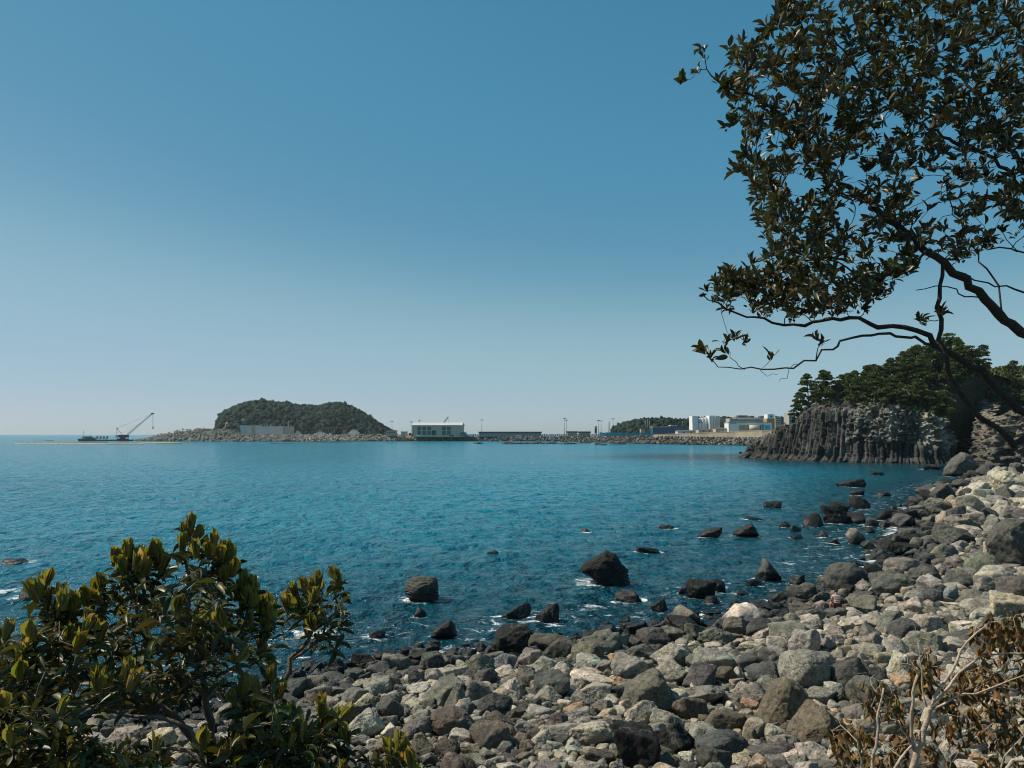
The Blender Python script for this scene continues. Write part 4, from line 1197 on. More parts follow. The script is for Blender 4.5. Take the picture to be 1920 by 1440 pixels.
def rock_wall(name, base, colm, rows=120, step=0.2, seed=0.0, slope=0.14, apron=1.6):
    """base: list of (x, y, top z, screen-x tag)."""
    b, s = resample(base, step)
    b[:, :2] = smooth1(b[:, :2], 15)
    tg = unit(np.gradient(smooth1(b[:, :2], 25), axis=0)); out = np.stack([tg[:, 1], -tg[:, 0]], 1)
    out = unit(smooth1(out, 31))
    v = np.linspace(0, 1, rows)[:, None]
    S = s[None] + 0 * v; px = b[None, :, 3] + 0 * v
    Hs = b[None, :, 2] + 0 * v
    q = np.stack([S * 0.10 + seed, v * Hs * 0.10, 0 * S], -1)
    Sw = S + 0.5 * VN(q * 1.6) + 0.05 * v * Hs * VN(q * 0.5 + 7)
    w = 1.15
    cell = np.floor(Sw / w); fr = Sw / w - cell
    Hj = Hs + colm['jit'](px) * (hsh(cell[0:1], 0 * cell[0:1] + 3.1) - 0.6) * 3.2
    z = v * Hj - 0.8 * (1 - v)
    lev = np.floor(z / (1.8 + 3 * hsh(cell, 0 * cell + 1.7)) + 5 * hsh(cell, 0 * cell + 0.3))
    k0 = hsh(cell, 0 * cell + 4.4) * 0.4 + 0.3
    prof = 0.62 * np.minimum(fr / k0, (1 - fr) / (1 - k0)) ** 0.7 - 0.5 * (np.minimum(fr, 1 - fr) < 0.09)
    big = hsh(np.floor(Sw / 4.3), 0 * cell + 2.2) - 0.5
    col = prof + 1.5 * (hsh(cell, 0 * cell + 9.1) - 0.5) + 1.3 * (hsh(cell, lev) - 0.5) + 1.6 * big
    p3 = np.stack([S, 0 * S + seed, z], -1)
    rough = 1.7 * VN.fbm(p3 * 0.16, 3) + 1.3 * np.abs(VN.fbm(p3 * 0.5 + 3, 3)) + 0.55 * VN.fbm(p3 * 1.5, 2)
    pj = p3 * np.array([1, 1, 1.25]) + 0.9 * np.stack([VN(p3 * 0.45 + 2), 0 * S, VN(p3 * 0.45 + 9)], -1)
    for sc_, am in ((2.6, 1.9), (1.25, 1.2), (0.6, 0.6)):
        c3 = np.floor(pj / sc_); rough = rough + am * (hsh(c3[..., 0], c3[..., 2] + 0.7 * c3[..., 0]) - 0.5)
    mask = colm['mask'](px, v)
    d = mask * col + (1 - mask) * rough + 0.9 * VN.fbm(p3 * 0.07 + 11, 2)
    d = d + apron * np.clip(1 - z / 1.8, 0, 1)
    setb = slope * z + 0.12 * Hs * np.clip((v - 0.8) / 0.2, 0, 1) ** 2
    X = b[None, :, 0] + out[None, :, 0] * (d - setb); Y = b[None, :, 1] + out[None, :, 1] * (d - setb)
    me = np_mesh(name, np.stack([X, Y, z], -1).reshape(-1, 3), [grid_faces(*X.shape)], False)
    tint = colm['tint'](px, v, z, p3)
    set_attr(me, 'tint', tint.reshape(-1, 3))
    o = tag(link(name, me, M['cliff']), kind='structure')
    return b, out, o, np.stack([X[-1], Y[-1], z[-1]], -1)

TOPS_H = [(1400, 853), (1424, 846), (1431, 823), (1445, 807), (1460, 797), (1475, 785), (1488, 768), (1505, 756), (1530, 752), (1560, 750), (1600, 752), (1640, 754), (1680, 757), (1720, 764), (1750, 772), (1790, 785)]
BASE_H = [(1400, 857), (1440, 860.5), (1490, 862.5), (1540, 865), (1600, 867), (1660, 868.5), (1720, 869.5), (1790, 869.5)]
hb = []
for px in np.linspace(1400, 1790, 60):
    w = sea_pt(px, np.interp(px, *zip(*BASE_H)))
    hb.append((w[0], w[1], P(px, np.interp(px, *zip(*TOPS_H)), w[1])[2], px))
f0, l0 = hb[0], hb[-1]
hb = [(f0[0] + 26, f0[1] + 40, 12, 1300), (f0[0] + 10, f0[1] + 20, 5, 1300)] + hb + [(l0[0] + 0.5, l0[1] + 7, l0[2] + 2, 1796), (l0[0] - 1, l0[1] + 22, l0[2] + 4, 1850), (l0[0] + 3, l0[1] + 46, l0[2] + 6, 1850)]
def h_mask(px, v):
    left = sm(1640, 1560, px)
    low = sm(0.46, 0.30, v)
    return np.clip(np.maximum(left * sm(1.02, 0.80, v), low), 0, 1)
def h_tint(px, v, z, p3):
    n = VN.fbm(p3 * 0.22 + 2, 3)[..., None]; n2 = VN.fbm(p3 * 0.8 + 5, 2)[..., None]
    dark, tan = np.array([0.062, 0.062, 0.058]), np.array([0.27, 0.255, 0.215])
    k = np.clip((sm(1570, 1700, px) * sm(0.28, 0.5, v) * 0.85 + sm(0.70, 0.95, v) * 0.22)[..., None] + 0.35 * n + 0.12 * n2, 0, 1)
    streak = (0.65 + 1.0 * hsh(np.floor((p3[..., 0] + 0.5 * VN(p3 * 0.2)) / 1.15), 0 * z + 6.6) ** 2)[..., None]
    return (dark * (1 - k) + tan * k) * streak
HB, HOUT, _, HTOP = rock_wall('columnar_cliff', hb, dict(mask=h_mask, tint=h_tint, jit=lambda px: sm(1520, 1470, px) + 0.25), 130, 0.2)

rb = [(142, 240, 20, 1835), (131, 222, 17, 1835), (123.5, 207, 14, 1835), (119.6, 198, 11, 1836), (120.4, 192, 13.5, 1850), (124, 186, 15.5, 1880), (131, 182, 18.0, 1920), (146, 176, 20, 2000), (175, 170, 22, 2100)]
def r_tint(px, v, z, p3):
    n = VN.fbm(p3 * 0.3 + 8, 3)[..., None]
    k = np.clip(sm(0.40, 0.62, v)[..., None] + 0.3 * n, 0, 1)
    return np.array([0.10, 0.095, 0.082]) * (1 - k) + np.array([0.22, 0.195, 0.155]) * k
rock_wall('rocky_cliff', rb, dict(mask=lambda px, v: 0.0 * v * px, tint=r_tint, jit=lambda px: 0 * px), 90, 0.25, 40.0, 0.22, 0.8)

# wooded top of the headland
def ridge_z(px):
    return np.interp(px, [1400, 1440, 1490, 1530, 1600, 1660, 1740, 1800], [3, 7, 15.5, 20, 25, 28.5, 28, 26])
tt = np.linspace(0, 1, 40)
FRONT = [i for i in range(len(HB)) if 1432 < HB[i, 3] <= 1791]
idx = np.array(FRONT[::4])
hx = np.zeros((len(tt), len(idx), 3))
def hill_pos(i, t):
    top = HTOP[i]; o = np.array([-0.80, -0.60])
    dist = 1.0 + 46 * t
    rz = max(ridge_z(HB[i, 3]), top[2] + 1.0)
    rise = math.sin(min(1.0, t / 0.55) * math.pi / 2)
    return np.array([top[0] - o[0] * dist, top[1] - o[1] * dist, top[2] - 0.4 + (rz - top[2]) * rise - 3 * max(0, t - 0.6)])
for a, t in enumerate(tt):
    for c, i in enumerate(idx):
        p = hill_pos(i, t); hx[a, c] = p
hx[..., 2] += 0.6 * VN.fbm(hx * 0.15, 3)
lo_, hi_ = hx[:, :1].copy(), hx[:, -1:].copy(); lo_[..., 2] = -1; hi_[..., 2] = -1; hx = np.concatenate([lo_, hx, hi_], 1)
me = np_mesh('headland_hill', hx.reshape(-1, 3), [grid_faces(*hx.shape[:2])], True)
set_attr(me, 'tint', np.tile([0.055, 0.055, 0.03], (hx.shape[0] * hx.shape[1], 1)))
tag(link('headland_hill', me, M['cliff']), kind='structure')
# second wooded hill behind the ravine
RC = np.array([168.0, 262.0])
def rear_z(x, y): 
    r = math.hypot((x - RC[0]) / 62, (y - RC[1]) / 58)
    return 27.5 * (1 - min(r, 1.2) ** 2.2) + 2
xs, ys = np.meshgrid(np.linspace(100, 240, 70), np.linspace(196, 330, 70))
zz = np.vectorize(rear_z)(xs, ys) + 0.8 * VN.fbm(np.stack([xs, ys, 0 * xs], -1) * 0.12, 3)
me = np_mesh('rear_hill', np.stack([xs, ys, zz], -1).reshape(-1, 3), [grid_faces(*xs.shape)], True)
set_attr(me, 'tint', np.tile([0.045, 0.045, 0.028], (xs.size, 1)))
tag(link('rear_hill', me, M['cliff']), kind='structure')

# ------------------------------------------------------------------ pines
def tuft_mesh(name, tufts, rng, tint=(0.65, 1.35)):
    """tufts: (pos, up dir, size): crossed pointed blades"""
    vs, fs, cs = [], [], []
    pos = np.array([t[0] for t in tufts]); d = unit(np.array([t[1] for t in tufts])); s = np.array([t[2] for t in tufts])
    n = len(tufts); V = []; 
    for k in range(3):
        x = unit(np.cross(d, unit(rng.normal(size=(n, 3))))) * s[:, None]
        y = unit(d + 0.5 * rng.normal(size=(n, 3))) * s[:, None]
        V.append(np.stack([pos - 0.30 * x, pos + 0.30 * x, pos + 0.34 * x + 0.55 * y, pos + y, pos - 0.34 * x + 0.5 * y], 1))
    V = np.concatenate(V).reshape(-1, 3)
    f = np.arange(len(V)).reshape(-1, 5)
    me = np_mesh(name, V, [f], False)
    c = np.tile(rng.uniform(*tint, (n, 1)), (3, 3)).reshape(-1, 3)
    set_attr(me, 'tint', np.repeat(c, 5, 0))
    return me

def pine_variant(rng, h, conical=False):
    lean = rng.normal(size=2) * (0.10 if not conical else 0.02) * h
    tp = lambda t: np.array([lean[0] * t * t + 0.25 * math.sin(3 * t), lean[1] * t * t, h * t])
    mb = MB(); mb.tube([tp(t) for t in np.linspace(-0.1, 0.97, 9)], list(np.linspace(0.21, 0.04, 9)), 6)
    tufts = []
    levels = 8 if not conical else 12
    for k in range(levels):
        t = (0.22 if not conical else 0.10) + 0.78 * k / (levels - 1) + rng.normal() * 0.02
        R = (1 - t) ** 0.8 * 3.3 + 0.35 if not conical else (1 - t) * 2.4 + 0.3
        nb = rng.integers(3, 5) if t < 0.92 else 1
        a0 = rng.uniform(0, 6.28)
        for j in range(nb):
            a = a0 + 6.283 * j / nb + rng.normal() * 0.3
            rr = R * rng.uniform(0.55, 1.05) if t < 0.92 else 0.1
            c = tp(min(t, 0.98)) + np.array([math.cos(a) * rr, math.sin(a) * rr, rng.uniform(-0.1, 0.5)])
            mb.tube([tp(min(t, 0.98) * 0.97), (tp(t) + c) / 2 + [0, 0, -0.1], c], [0.07, 0.05, 0.02], 4)
            pr = rng.uniform(0.7, 1.2) if not conical else rng.uniform(0.5, 0.95)
            for q in range(rng.integers(64, 90)):
                u = unit(rng.normal(size=3)); u[2] = abs(u[2]) * 1.0 - 0.25
                o = u * np.array([pr, pr, 0.5]) * rng.uniform(0.6, 1.0)
                tufts.append((c + o, np.array([u[0], u[1], abs(u[2]) + 0.7]), rng.uniform(0.24, 0.46)))
    return mb, tufts

prng = np.random.default_rng(71)
protos = []
for k in range(5):
    mb, tf = pine_variant(prng, 7.4, k == 4)
    root = empty('pine_tree'); t = mb.build('trunk', M['bark_dark'], root, True)
    cr = link('crown', tuft_mesh('pine_crown', tf, prng), M['pine'], root)
    protos.append((root, t, cr))
ORD = ['first', 'second', 'third', 'fourth', 'fifth', 'sixth', 'seventh', 'eighth', 'ninth', 'tenth', 'eleventh', 'twelfth', 'thirteenth', 'fourteenth', 'fifteenth', 'sixteenth']
vis = [i for i in range(len(HB)) if 1478 < HB[i, 3] <= 1791]
rows_p = []
for rname, t, n, s0, s1 in [('in the lowest row along the cliff edge', 0.0, 15, 0.7, 1.15), ('in the second row up the headland', 0.22, 13, 0.85, 1.15), ('in the third row up the headland', 0.40, 12, 0.9, 1.2), ('on the headland skyline', 0.58, 11, 0.85, 1.12)]:
    row = []
    for k in range(n):
        i = vis[int(np.clip((k + 0.5 + prng.normal() * 0.22) / n, 0, 0.999) * len(vis))]
        row.append((hill_pos(i, t + prng.normal() * 0.03), prng.uniform(s0, s1)))
    rows_p.append((rname, row))
row = []
for x, y, s in [(128, 232, 0.95), (134, 226, 0.9), (141, 231, 1.1), (139, 245, 1.2), (147, 224, 1.0), (152, 236, 1.05), (158, 228, 0.95), (146, 254, 1.15), (165, 240, 1.1), (130, 250, 0.95), (136, 216, 0.8), (126, 220, 0.8), (148, 212, 0.85), (160, 218, 0.9)]:
    row.append((np.array([x, y, rear_z(x, y) - 0.3]), s))
rows_p.append(('on the rear hill behind the ravine', row))
first = {}
for rname, row in rows_p:
    row.sort(key=lambda r: project(r[0])[0])
    for n, (p, s) in enumerate(row):
        if n == 0 and 'headland' in rname or n == 0 and 'cliff edge' in rname: s = max(s, 1.0)
        v = 4 if (rname.startswith('in the second') and n == 0) or (rname.startswith('in the lowest') and n == 0) else int(prng.integers(0, 4))
        root, t, cr = protos[v]
        if v in first:
            r = root.copy(); COL.objects.link(r)
            for ch in (t, cr):
                c = ch.copy(); COL.objects.link(c); c.parent = r
        else:
            r = root; first[v] = 1
        r.location = p; r.rotation_euler = (0, 0, prng.uniform(0, 6.28)); s = s * prng.uniform(0.85, 1.2); r.scale = (s * prng.uniform(0.9, 1.15), s * prng.uniform(0.9, 1.15), s)
        tag(r, f"dark green pine, {ORD[n]} from the left {rname}", 'pine tree', 'pines on the headland', 'thing')
# a fresh yellow-green tree among them
mb, tf = pine_variant(prng, 6.5)
i = vis[int(len(vis) * 0.82)]; p = hill_pos(i, 0.5) + [0, 0, 2.6]
root = empty('deciduous_tree'); mb.build('trunk', M['bark_dark'], root, True)
link('crown', tuft_mesh('fresh_crown', tf, prng), M['pine_light'], root); root.location = p; root.scale = (0.75, 0.75, 0.9)
tag(root, 'bright yellow-green tree among the dark pines on the headland skyline', 'tree', kind='thing')
# undergrowth on both hills and along the cliff top
tf = []
for k in range(5200):
    i = int(prng.integers(0, len(HB)))
    if HB[i, 3] < 1475 or HB[i, 3] > 1791: continue
    t = prng.random() ** 1.6 * 0.8
    tf.append((hill_pos(i, t) + prng.normal(size=3) * [0.5, 0.5, 0.3] + [0, 0, 0.3], np.array([0, 0, 1.0]) + prng.normal(size=3) * 0.5, prng.uniform(0.5, 1.1)))
for k in range(2600):
    x, y = prng.uniform(108, 180), prng.uniform(205, 260)
    tf.append((np.array([x, y, rear_z(x, y) + 0.4]), np.array([0, 0, 1.0]) + prng.normal(size=3) * 0.6, prng.uniform(0.6, 1.6)))
for k in range(700):       # tufts clinging to the upper rock face
    i = int(prng.integers(0, len(HB)))
    if HB[i, 3] < 1500 or HB[i, 3] > 1791: continue
    d = prng.random() ** 2 * 5
    tf.append((HTOP[i] + np.array([HOUT[i][0], HOUT[i][1], 0]) * (0.5 + 0.28 * d) + [0, 0, -d * 0.8], np.array([HOUT[i][0], HOUT[i][1], 0.8]) + prng.normal(size=3) * 0.4, prng.uniform(0.35, 0.8)))
tag(link('undergrowth', tuft_mesh('undergrowth', tf, prng), M['pine']), kind='stuff')

# ------------------------------------------------------------------ far island and wooded hill
def blob_forest(name, pts, rng, r0, r1):
    v0, f0 = ico(2); vs, fs, cs, n = [], [], [], 0
    for p in pts:
        r = rng.uniform(r0, r1)
        v = v0 * (1 + 0.34 * rng.normal(size=(len(v0), 1))) * np.array([r, r, r * rng.uniform(0.8, 1.25)])
        vs.append(v + p); fs.append(f0 + n); n += len(v); cs.append(np.tile(rng.uniform(0.72, 1.28) * np.array([1, 1, 1.0]), (len(v), 1)))
    me = np_mesh(name, np.concatenate(vs), [np.concatenate(fs)], False); set_attr(me, 'tint', np.concatenate(cs))
    return tag(link(name, me, M['forest']), kind='stuff')

def far_hill(name, fname, sil, Yc, half, nblob, r0, r1, bare, rng, tint):
    xs_ = np.linspace(sil[0][0], sil[-1][0], 150); ts = np.linspace(-1, 1, 41)
    h = np.interp(xs_, *zip(*sil))
    G = np.zeros((len(ts), len(xs_), 3))
    for a, t in enumerate(ts):
        for c, px in enumerate(xs_):
            w = P(px, h[c], Yc); z = (w[2] - r1 * 0.8) * max(0, 1 - abs(t) ** 2.4) ** 0.8 - 1
            G[a, c] = (w[0] / Yc * (Yc + t * half), Yc + t * half, z)
    nn = VN.fbm(G * 0.02, 4)[..., None]
    G = G + nn * np.array([0, 6, 3.0]) * np.clip(G[..., 2:3] / 20, 0, 1)
    me = np_mesh(name, G.reshape(-1, 3), [grid_faces(*G.shape[:2])], False)
    set_attr(me, 'tint', np.tile(tint, (G.shape[0] * G.shape[1], 1)))
    tag(link(name, me, M['cliff']), kind='structure')
    pts = []
    while len(pts) < nblob:
        a, c = rng.integers(0, 23), rng.integers(1, len(xs_) - 1)
        p = G[a, c] + rng.normal(size=3) * [1.5, 1.5, 0.6]
        if bare(xs_[c], p[2], rng): continue
        pts.append(p)
    blob_forest(fname, pts, rng, r0, r1)

irng = np.random.default_rng(83)
SIL = [(404, 812), (408, 800), (411, 790), (416, 779), (424, 771), (432, 767), (445, 763), (455, 758), (475, 755), (492, 753), (505, 756), (520, 758), (540, 758), (555, 763), (580, 764), (600, 763), (612, 758), (624, 756), (638, 757), (650, 761), (665, 766), (680, 773), (690, 779), (697, 785), (705, 791), (715, 798), (725, 804), (738, 812)]
far_hill('island_hill', 'island_forest', SIL, 1150, 95, 3600, 2.4, 4.6,
         lambda px, z, r: (px < 434 and z < 8 + (px - 404) * 1.0 and r.random() < 0.85) or (px > 695 and r.random() < 0.45), irng, (0.20, 0.19, 0.16))
far_hill('wooded_hill', 'hill_forest', [(1146, 813), (1153, 806), (1160, 800), (1175, 794), (1190, 790), (1205, 787), (1230, 786), (1250, 784.5), (1270, 786), (1290, 784), (1320, 782), (1350, 780), (1400, 778.5), (1440, 780), (1500, 785), (1560, 800)], 800, 60, 1900, 1.7, 3.1,
         lambda px, z, r: False, irng, (0.06, 0.06, 0.035))

# ------------------------------------------------------------------ breakwater
C = {}
C['concrete'] = simple_mat('pale_concrete', (0.40, 0.355, 0.29), 0.85, vary=0.35, scale=0.12)
C['white'] = simple_mat('white_wall', (0.78, 0.77, 0.74), 0.7, vary=0.12, scale=0.2)
C['grey'] = simple_mat('grey_cladding', (0.50, 0.425, 0.33), 0.6, vary=0.2, scale=0.15)
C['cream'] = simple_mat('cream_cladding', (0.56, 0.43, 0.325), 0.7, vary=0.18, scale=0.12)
C['palegrey'] = simple_mat('pale_grey_cladding', (0.60, 0.57, 0.52), 0.6, vary=0.15, scale=0.15)
C['darkgrey'] = simple_mat('dark_grey_cladding', (0.10, 0.11, 0.115), 0.6, vary=0.2, scale=0.2)
C['window'] = simple_mat('dark_glass', (0.04, 0.06, 0.075), 0.15, vary=0.1, scale=0.3, spec=0.6)
C['beige'] = simple_mat('beige_wall', (0.42, 0.35, 0.25), 0.85, vary=0.3, scale=0.15)
C['teal'] = simple_mat('teal_fence', (0.03, 0.30, 0.36), 0.6, vary=0.3, scale=0.2)
C['blue'] = simple_mat('blue_sheeting', (0.015, 0.09, 0.19), 0.4, vary=0.45, scale=0.25)
C['turq'] = simple_mat('turquoise_roof', (0.10, 0.45, 0.52), 0.6, vary=0.15, scale=0.2)
C['steel'] = simple_mat('galvanised_steel', (0.22, 0.235, 0.25), 0.5, 0.3, vary=0.2, scale=0.5)
C['black'] = simple_mat('dark_hull_paint', (0.025, 0.03, 0.032), 0.5, vary=0.3, scale=0.3)
C['maroon'] = simple_mat('maroon_paint', (0.13, 0.02, 0.04), 0.45, vary=0.25, scale=0.4)
C['orange'] = simple_mat('ochre_float', (0.62, 0.42, 0.16), 0.6, vary=0.25, scale=0.15)
C['rust'] = simple_mat('reddish_float', (0.38, 0.22, 0.13), 0.6, vary=0.3, scale=0.15)
C['brown'] = simple_mat('dark_brown_roof', (0.07, 0.055, 0.055), 0.6, vary=0.25, scale=0.2)
C['ochrewall'] = simple_mat('ochre_brown_wall', (0.42, 0.25, 0.10), 0.8, vary=0.25, scale=0.2)
C['skin'] = simple_mat('skin', (0.45, 0.27, 0.19), 0.6, vary=0.08, scale=8)
C['hair'] = simple_mat('black_hair', (0.012, 0.010, 0.009), 0.5, vary=0.3, scale=20)
C['redcloth'] = simple_mat('red_cloth', (0.13, 0.03, 0.03), 0.9, vary=0.2, scale=9)
C['red'] = simple_mat('red_paint', (0.35, 0.04, 0.03), 0.5, vary=0.25, scale=0.3)

PROF = [(250, 827.4, 827.0), (270, 827.3, 823.5), (290, 827.3, 818.5), (310, 827.3, 812.5), (340, 827.4, 806.5), (365, 827.5, 805), (400, 827.8, 807), (440, 828, 811.5), (460, 828, 815.5), (560, 828, 816), (700, 827.5, 816.5), (760, 827, 817.5), (900, 827, 818), (1050, 827.5, 818.5),
        (1150, 830, 818.5), (1200, 832, 818.5), (1300, 834, 821), (1430, 836, 823), (1520, 839, 826)]
def toe(px):
    py = np.interp(px, [p[0] for p in PROF], [p[1] for p in PROF]); return sea_pt(px, py)
def crest(px):
    t = toe(px); py = np.interp(px, [p[0] for p in PROF], [p[2] for p in PROF]); return P(px, py, t[1] + 16)
pxs = np.linspace(250, 1520, 200)
rowsb = [[toe(p) + [0, 0, -1.5] for p in pxs], [toe(p) * 0.5 + crest(p) * 0.5 - [0, 0, 1.0] for p in pxs], [crest(p) - [0, 0, 1.2] for p in pxs], [crest(p) + [0, 14, -1.2] for p in pxs], [crest(p) * [1, 1, 0] + [0, 18, 3] for p in pxs]]
me = np_mesh('breakwater', np.array(rowsb).reshape(-1, 3), [grid_faces(5, len(pxs))], False)
set_attr(me, 'tint', np.tile([0.10, 0.095, 0.085], (5 * len(pxs), 1)))
bw = link('breakwater', me, M['core'])
tag(bw, 'long low breakwater core running across the bay under the harbour buildings', 'breakwater', kind='thing')
# harbour land behind it
hp_ = [crest(p) + [0, 10, 0] for p in np.linspace(455, 1520, 80)]
far_ = [np.array([p[0] / p[1] * 1300, 1300, p[2]]) for p in hp_]
me = np_mesh('harbour_ground', np.array([[*p[:2], p[2] - 0.8] for p in hp_] + [[*p[:2], p[2] - 0.8] for p in far_]), [grid_faces(2, 80)], False)
set_attr(me, 'tint', np.tile([0.2, 0.2, 0.19], (160, 1))); tag(link('harbour_ground', me, M['cliff']), kind='structure')

# concrete tetrapods
def tetrapod_mesh():
    mb = MB(); c = np.zeros(3)
    for d in ([0, 0, 1], [0.943, 0, -0.333], [-0.471, 0.816, -0.333], [-0.471, -0.816, -0.333]):
        mb.bar(c, np.array(d) * 1.0, 0.42, 6, 0.25)
    return mb
tmesh = tetrapod_mesh().build('tetrapod', C['concrete'])
tr2 = np.random.default_rng(91); cand = []
while len(cand) < 820:
    px = tr2.uniform(252, 770); 
    if px > 640 and tr2.random() < (px - 640) / 130: continue
    a, b = toe(px), crest(px); f = tr2.uniform(-0.02, 1.03)
    cand.append((a + (b - a) * f + tr2.normal(size=3) * [0.5, 0.6, 0.35] + [0, 0, 0.6], px))
cand.sort(key=lambda c: -c[0][2] - 6 * (c[1] < 470))
v0 = np.array([v.co[:] for v in tmesh.data.vertices]); 
for k, (p, px) in enumerate(cand[:300]):
    o = tmesh if k == 0 else tmesh.copy()
    if k: COL.objects.link(o)
    s = tr2.uniform(1.3, 1.8); o.location = p; o.scale = (s, s, s); o.rotation_euler = tuple(tr2.uniform(0, 6.28, 3))
    tag(o, 'pale concrete tetrapod heaped on the breakwater at the left of the harbour', 'tetrapod', 'tetrapods armouring the breakwater', 'thing')
mb = MB(); fc = [list(p.vertices) for p in tmesh.data.polygons]
for p, px in cand[300:]:
    mb.add((v0 * tr2.uniform(1.3, 1.8)) @ rot_xyz(*tr2.uniform(0, 6.28, 3)).T + p, fc)
tag(mb.build('tetrapod_armour', C['concrete']), kind='stuff')
# natural rubble on the rest of the seawall
items = []
for k in range(2600):
    px = tr2.uniform(560, 1500)
    if px < 640 and tr2.random() < 0.5: continue
    a, b = toe(px), crest(px); f = tr2.uniform(-0.03, 1.0)
    p = a + (b - a) * f + tr2.normal(size=3) * [0.5, 0.6, 0.3]
    key = ('rub', int(tr2.integers(0, 8)))
    if key not in lib:
        v, fcs = rock_shape(tr2, 'angular', 2); lib[key] = (v, fcs)
    v, fcs = lib[key]; r = tr2.uniform(0.9, 1.6) * (1.0 if px < 1050 else 0.8)
    if 640 < px < 850: col = np.array(ROCK_COL[str(tr2.choice(['tan', 'brown', 'grey', 'tan', 'pale grey']))])
    elif px <= 640: col = np.array([0.40, 0.36, 0.30])
    else: col = np.array(ROCK_COL[str(tr2.choice(['dark grey', 'grey', 'black', 'brown', 'dark grey'], p=[.4, .2, .2, .1, .1]))])
    items.append(((v * r) @ rot_xyz(*tr2.uniform(0, 6.28, 3)).T + p, fcs, col * tr2.uniform(0.7, 1.2)))
merge_rocks('seawall_rubble', items, M['rubble'])
# low reef in front of it
items = []; reef_spots = [(945, 1078, 832.2, 26), (1084, 1104, 831, 5), (1122, 1134, 834, 3), (1152, 1172, 833.3, 4), (1178, 1270, 831.5, 40), (1270, 1330, 832.5, 12), (1052, 1060, 829, 2), (1100, 1106, 829.5, 2), (890, 905, 831.8, 2)]
for x0, x1, py, n in reef_spots:
    for k in range(n):
        px = x0 + (x1 - x0) * (k + tr2.random()) / n; p = sea_pt(px, py + tr2.normal() * 0.35)
        v, fcs = lib[('rub', int(tr2.integers(0, 8)))]; r = tr2.uniform(1.0, 2.2)
        items.append((v * [r * 2.0, r * 1.4, r * tr2.uniform(0.4, 0.8)] + p, fcs, np.array([0.03, 0.032, 0.032])))
merge_rocks('reef_rocks', items, M['rubble'])

# white parapet blocks along the crest
pb = MB().box((0, 0, 0.55), (1.5, 1.3, 1.1)).box((0, 0, 1.2), (0.9, 0.9, 0.3)).build('parapet_block', C['concrete'])
for k, px in enumerate(np.arange(446, 770, 5.4)):
    o = pb if k == 0 else pb.copy()
    if k: COL.objects.link(o)
    o.location = crest(px) + [0, 2.2, -0.3]
    tag(o, 'small pale concrete block in the evenly spaced row along the breakwater crest', 'concrete block', 'parapet blocks on the breakwater', 'thing')

# ------------------------------------------------------------------ boxes for harbour buildings
def front(px0, px1, yt, yb, Y, depth, dip=2.0):
    a, b = P(px0, yt, Y), P(px1, yb, Y)
    return (( (a[0] + b[0]) / 2, Y + depth / 2, (a[2] + b[2] - dip) / 2), (b[0] - a[0], depth, a[2] - b[2] + dip))
def fbox(mb, px0, px1, yt, yb, Y, depth=6, dip=0.0, rot=None):
    c, d = front(px0, px1, yt, yb, Y, depth, dip); return mb.box(c, d)
def thing(name, label, cat, px, py, Y, group=None):
    r = empty(name, P(px, py, Y)); return tag(r, label, cat, group, 'thing')
def part(root, name, mat, boxes, smooth=False):
    mb = MB()
    for b in boxes: fbox(mb, *b)
    return kid(mb.build(name, mat, None, smooth), root)

# big warehouse with a gable roof
Yw = 880
w = thing('warehouse', 'long pale grey warehouse with gabled roof and panelled front behind the breakwater', 'warehouse', 815, 817, Yw)
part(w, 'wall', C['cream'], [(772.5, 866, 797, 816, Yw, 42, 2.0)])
mb = MB(); x0, x1 = P(771.5, 797, Yw)[0], P(867, 797, Yw)[0]; ze, zr = P(800, 797, Yw)[2], P(800, 791.8, Yw)[2]
mb.prism([(x0, Yw - 0.8, ze), (x0, Yw + 20, zr), (x0, Yw + 43, ze), (x0, Yw + 43, ze - 0.5), (x0, Yw + 20, zr - 0.6), (x0, Yw - 0.8, ze - 0.5)], (x0, 0, 0), (x1, 0, 0))
kid(mb.build('roof', C['palegrey'], None), w)
mb = MB(); xg = P(866, 797, Yw)[0]
mb.prism([(xg - 0.3, Yw, ze - 0.2), (xg - 0.3, Yw + 42, ze - 0.2), (xg - 0.3, Yw + 20, zr - 0.5)], (0, 0, 0), (0.35, 0, 0)); kid(mb.build('gable', C['grey'], None), w)
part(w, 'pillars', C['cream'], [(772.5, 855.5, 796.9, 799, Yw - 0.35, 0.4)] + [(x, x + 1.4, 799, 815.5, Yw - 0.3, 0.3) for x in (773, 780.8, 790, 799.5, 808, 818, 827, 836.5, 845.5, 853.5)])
for x in (781.5, 790.8, 800, 827.8, 836.8):
    for y0, y1 in ((800, 807), (808, 815)):
        part(w, 'window', C['darkgrey'], [(x + 1.2, x + 8, y0, y1, Yw - 0.12, 0.1)])
part(w, 'door', C['brown'], [(809, 817.4, 807, 815.6, Yw - 0.12, 0.1)])
part(w, 'annex', C['darkgrey'], [(864, 874, 810.5, 816, Yw - 4, 8, 1.0)])

# two pale walls of caissons near the breakwater root
for (a, b, c_, yt, lab) in [(449.5, 471, 484, 797.6, 'large blank pale concrete block, left of two on the breakwater before the island'), (479, 530, 547, 799.4, 'long blank pale concrete block with seams, right of two on the breakwater')]:
    r = thing('concrete_caisson', lab, 'concrete block', (a + c_) / 2, 813, 925, 'concrete caissons')
    part(r, 'wall', C['palegrey'], [(a, b, yt, 813, 925, 14, 1.5)])
    part(r, 'side_wall', C['grey'], [(b + 0.1, c_, yt + 0.3, 813, 928, 10, 1.5)])
    part(r, 'joint', C['grey'], [(a + (b - a) * q, a + (b - a) * q + 0.35, yt + 0.4, 812.6, 924.9, 0.15) for q in ((0.45, 0.72) if a > 460 else (0.5,))])
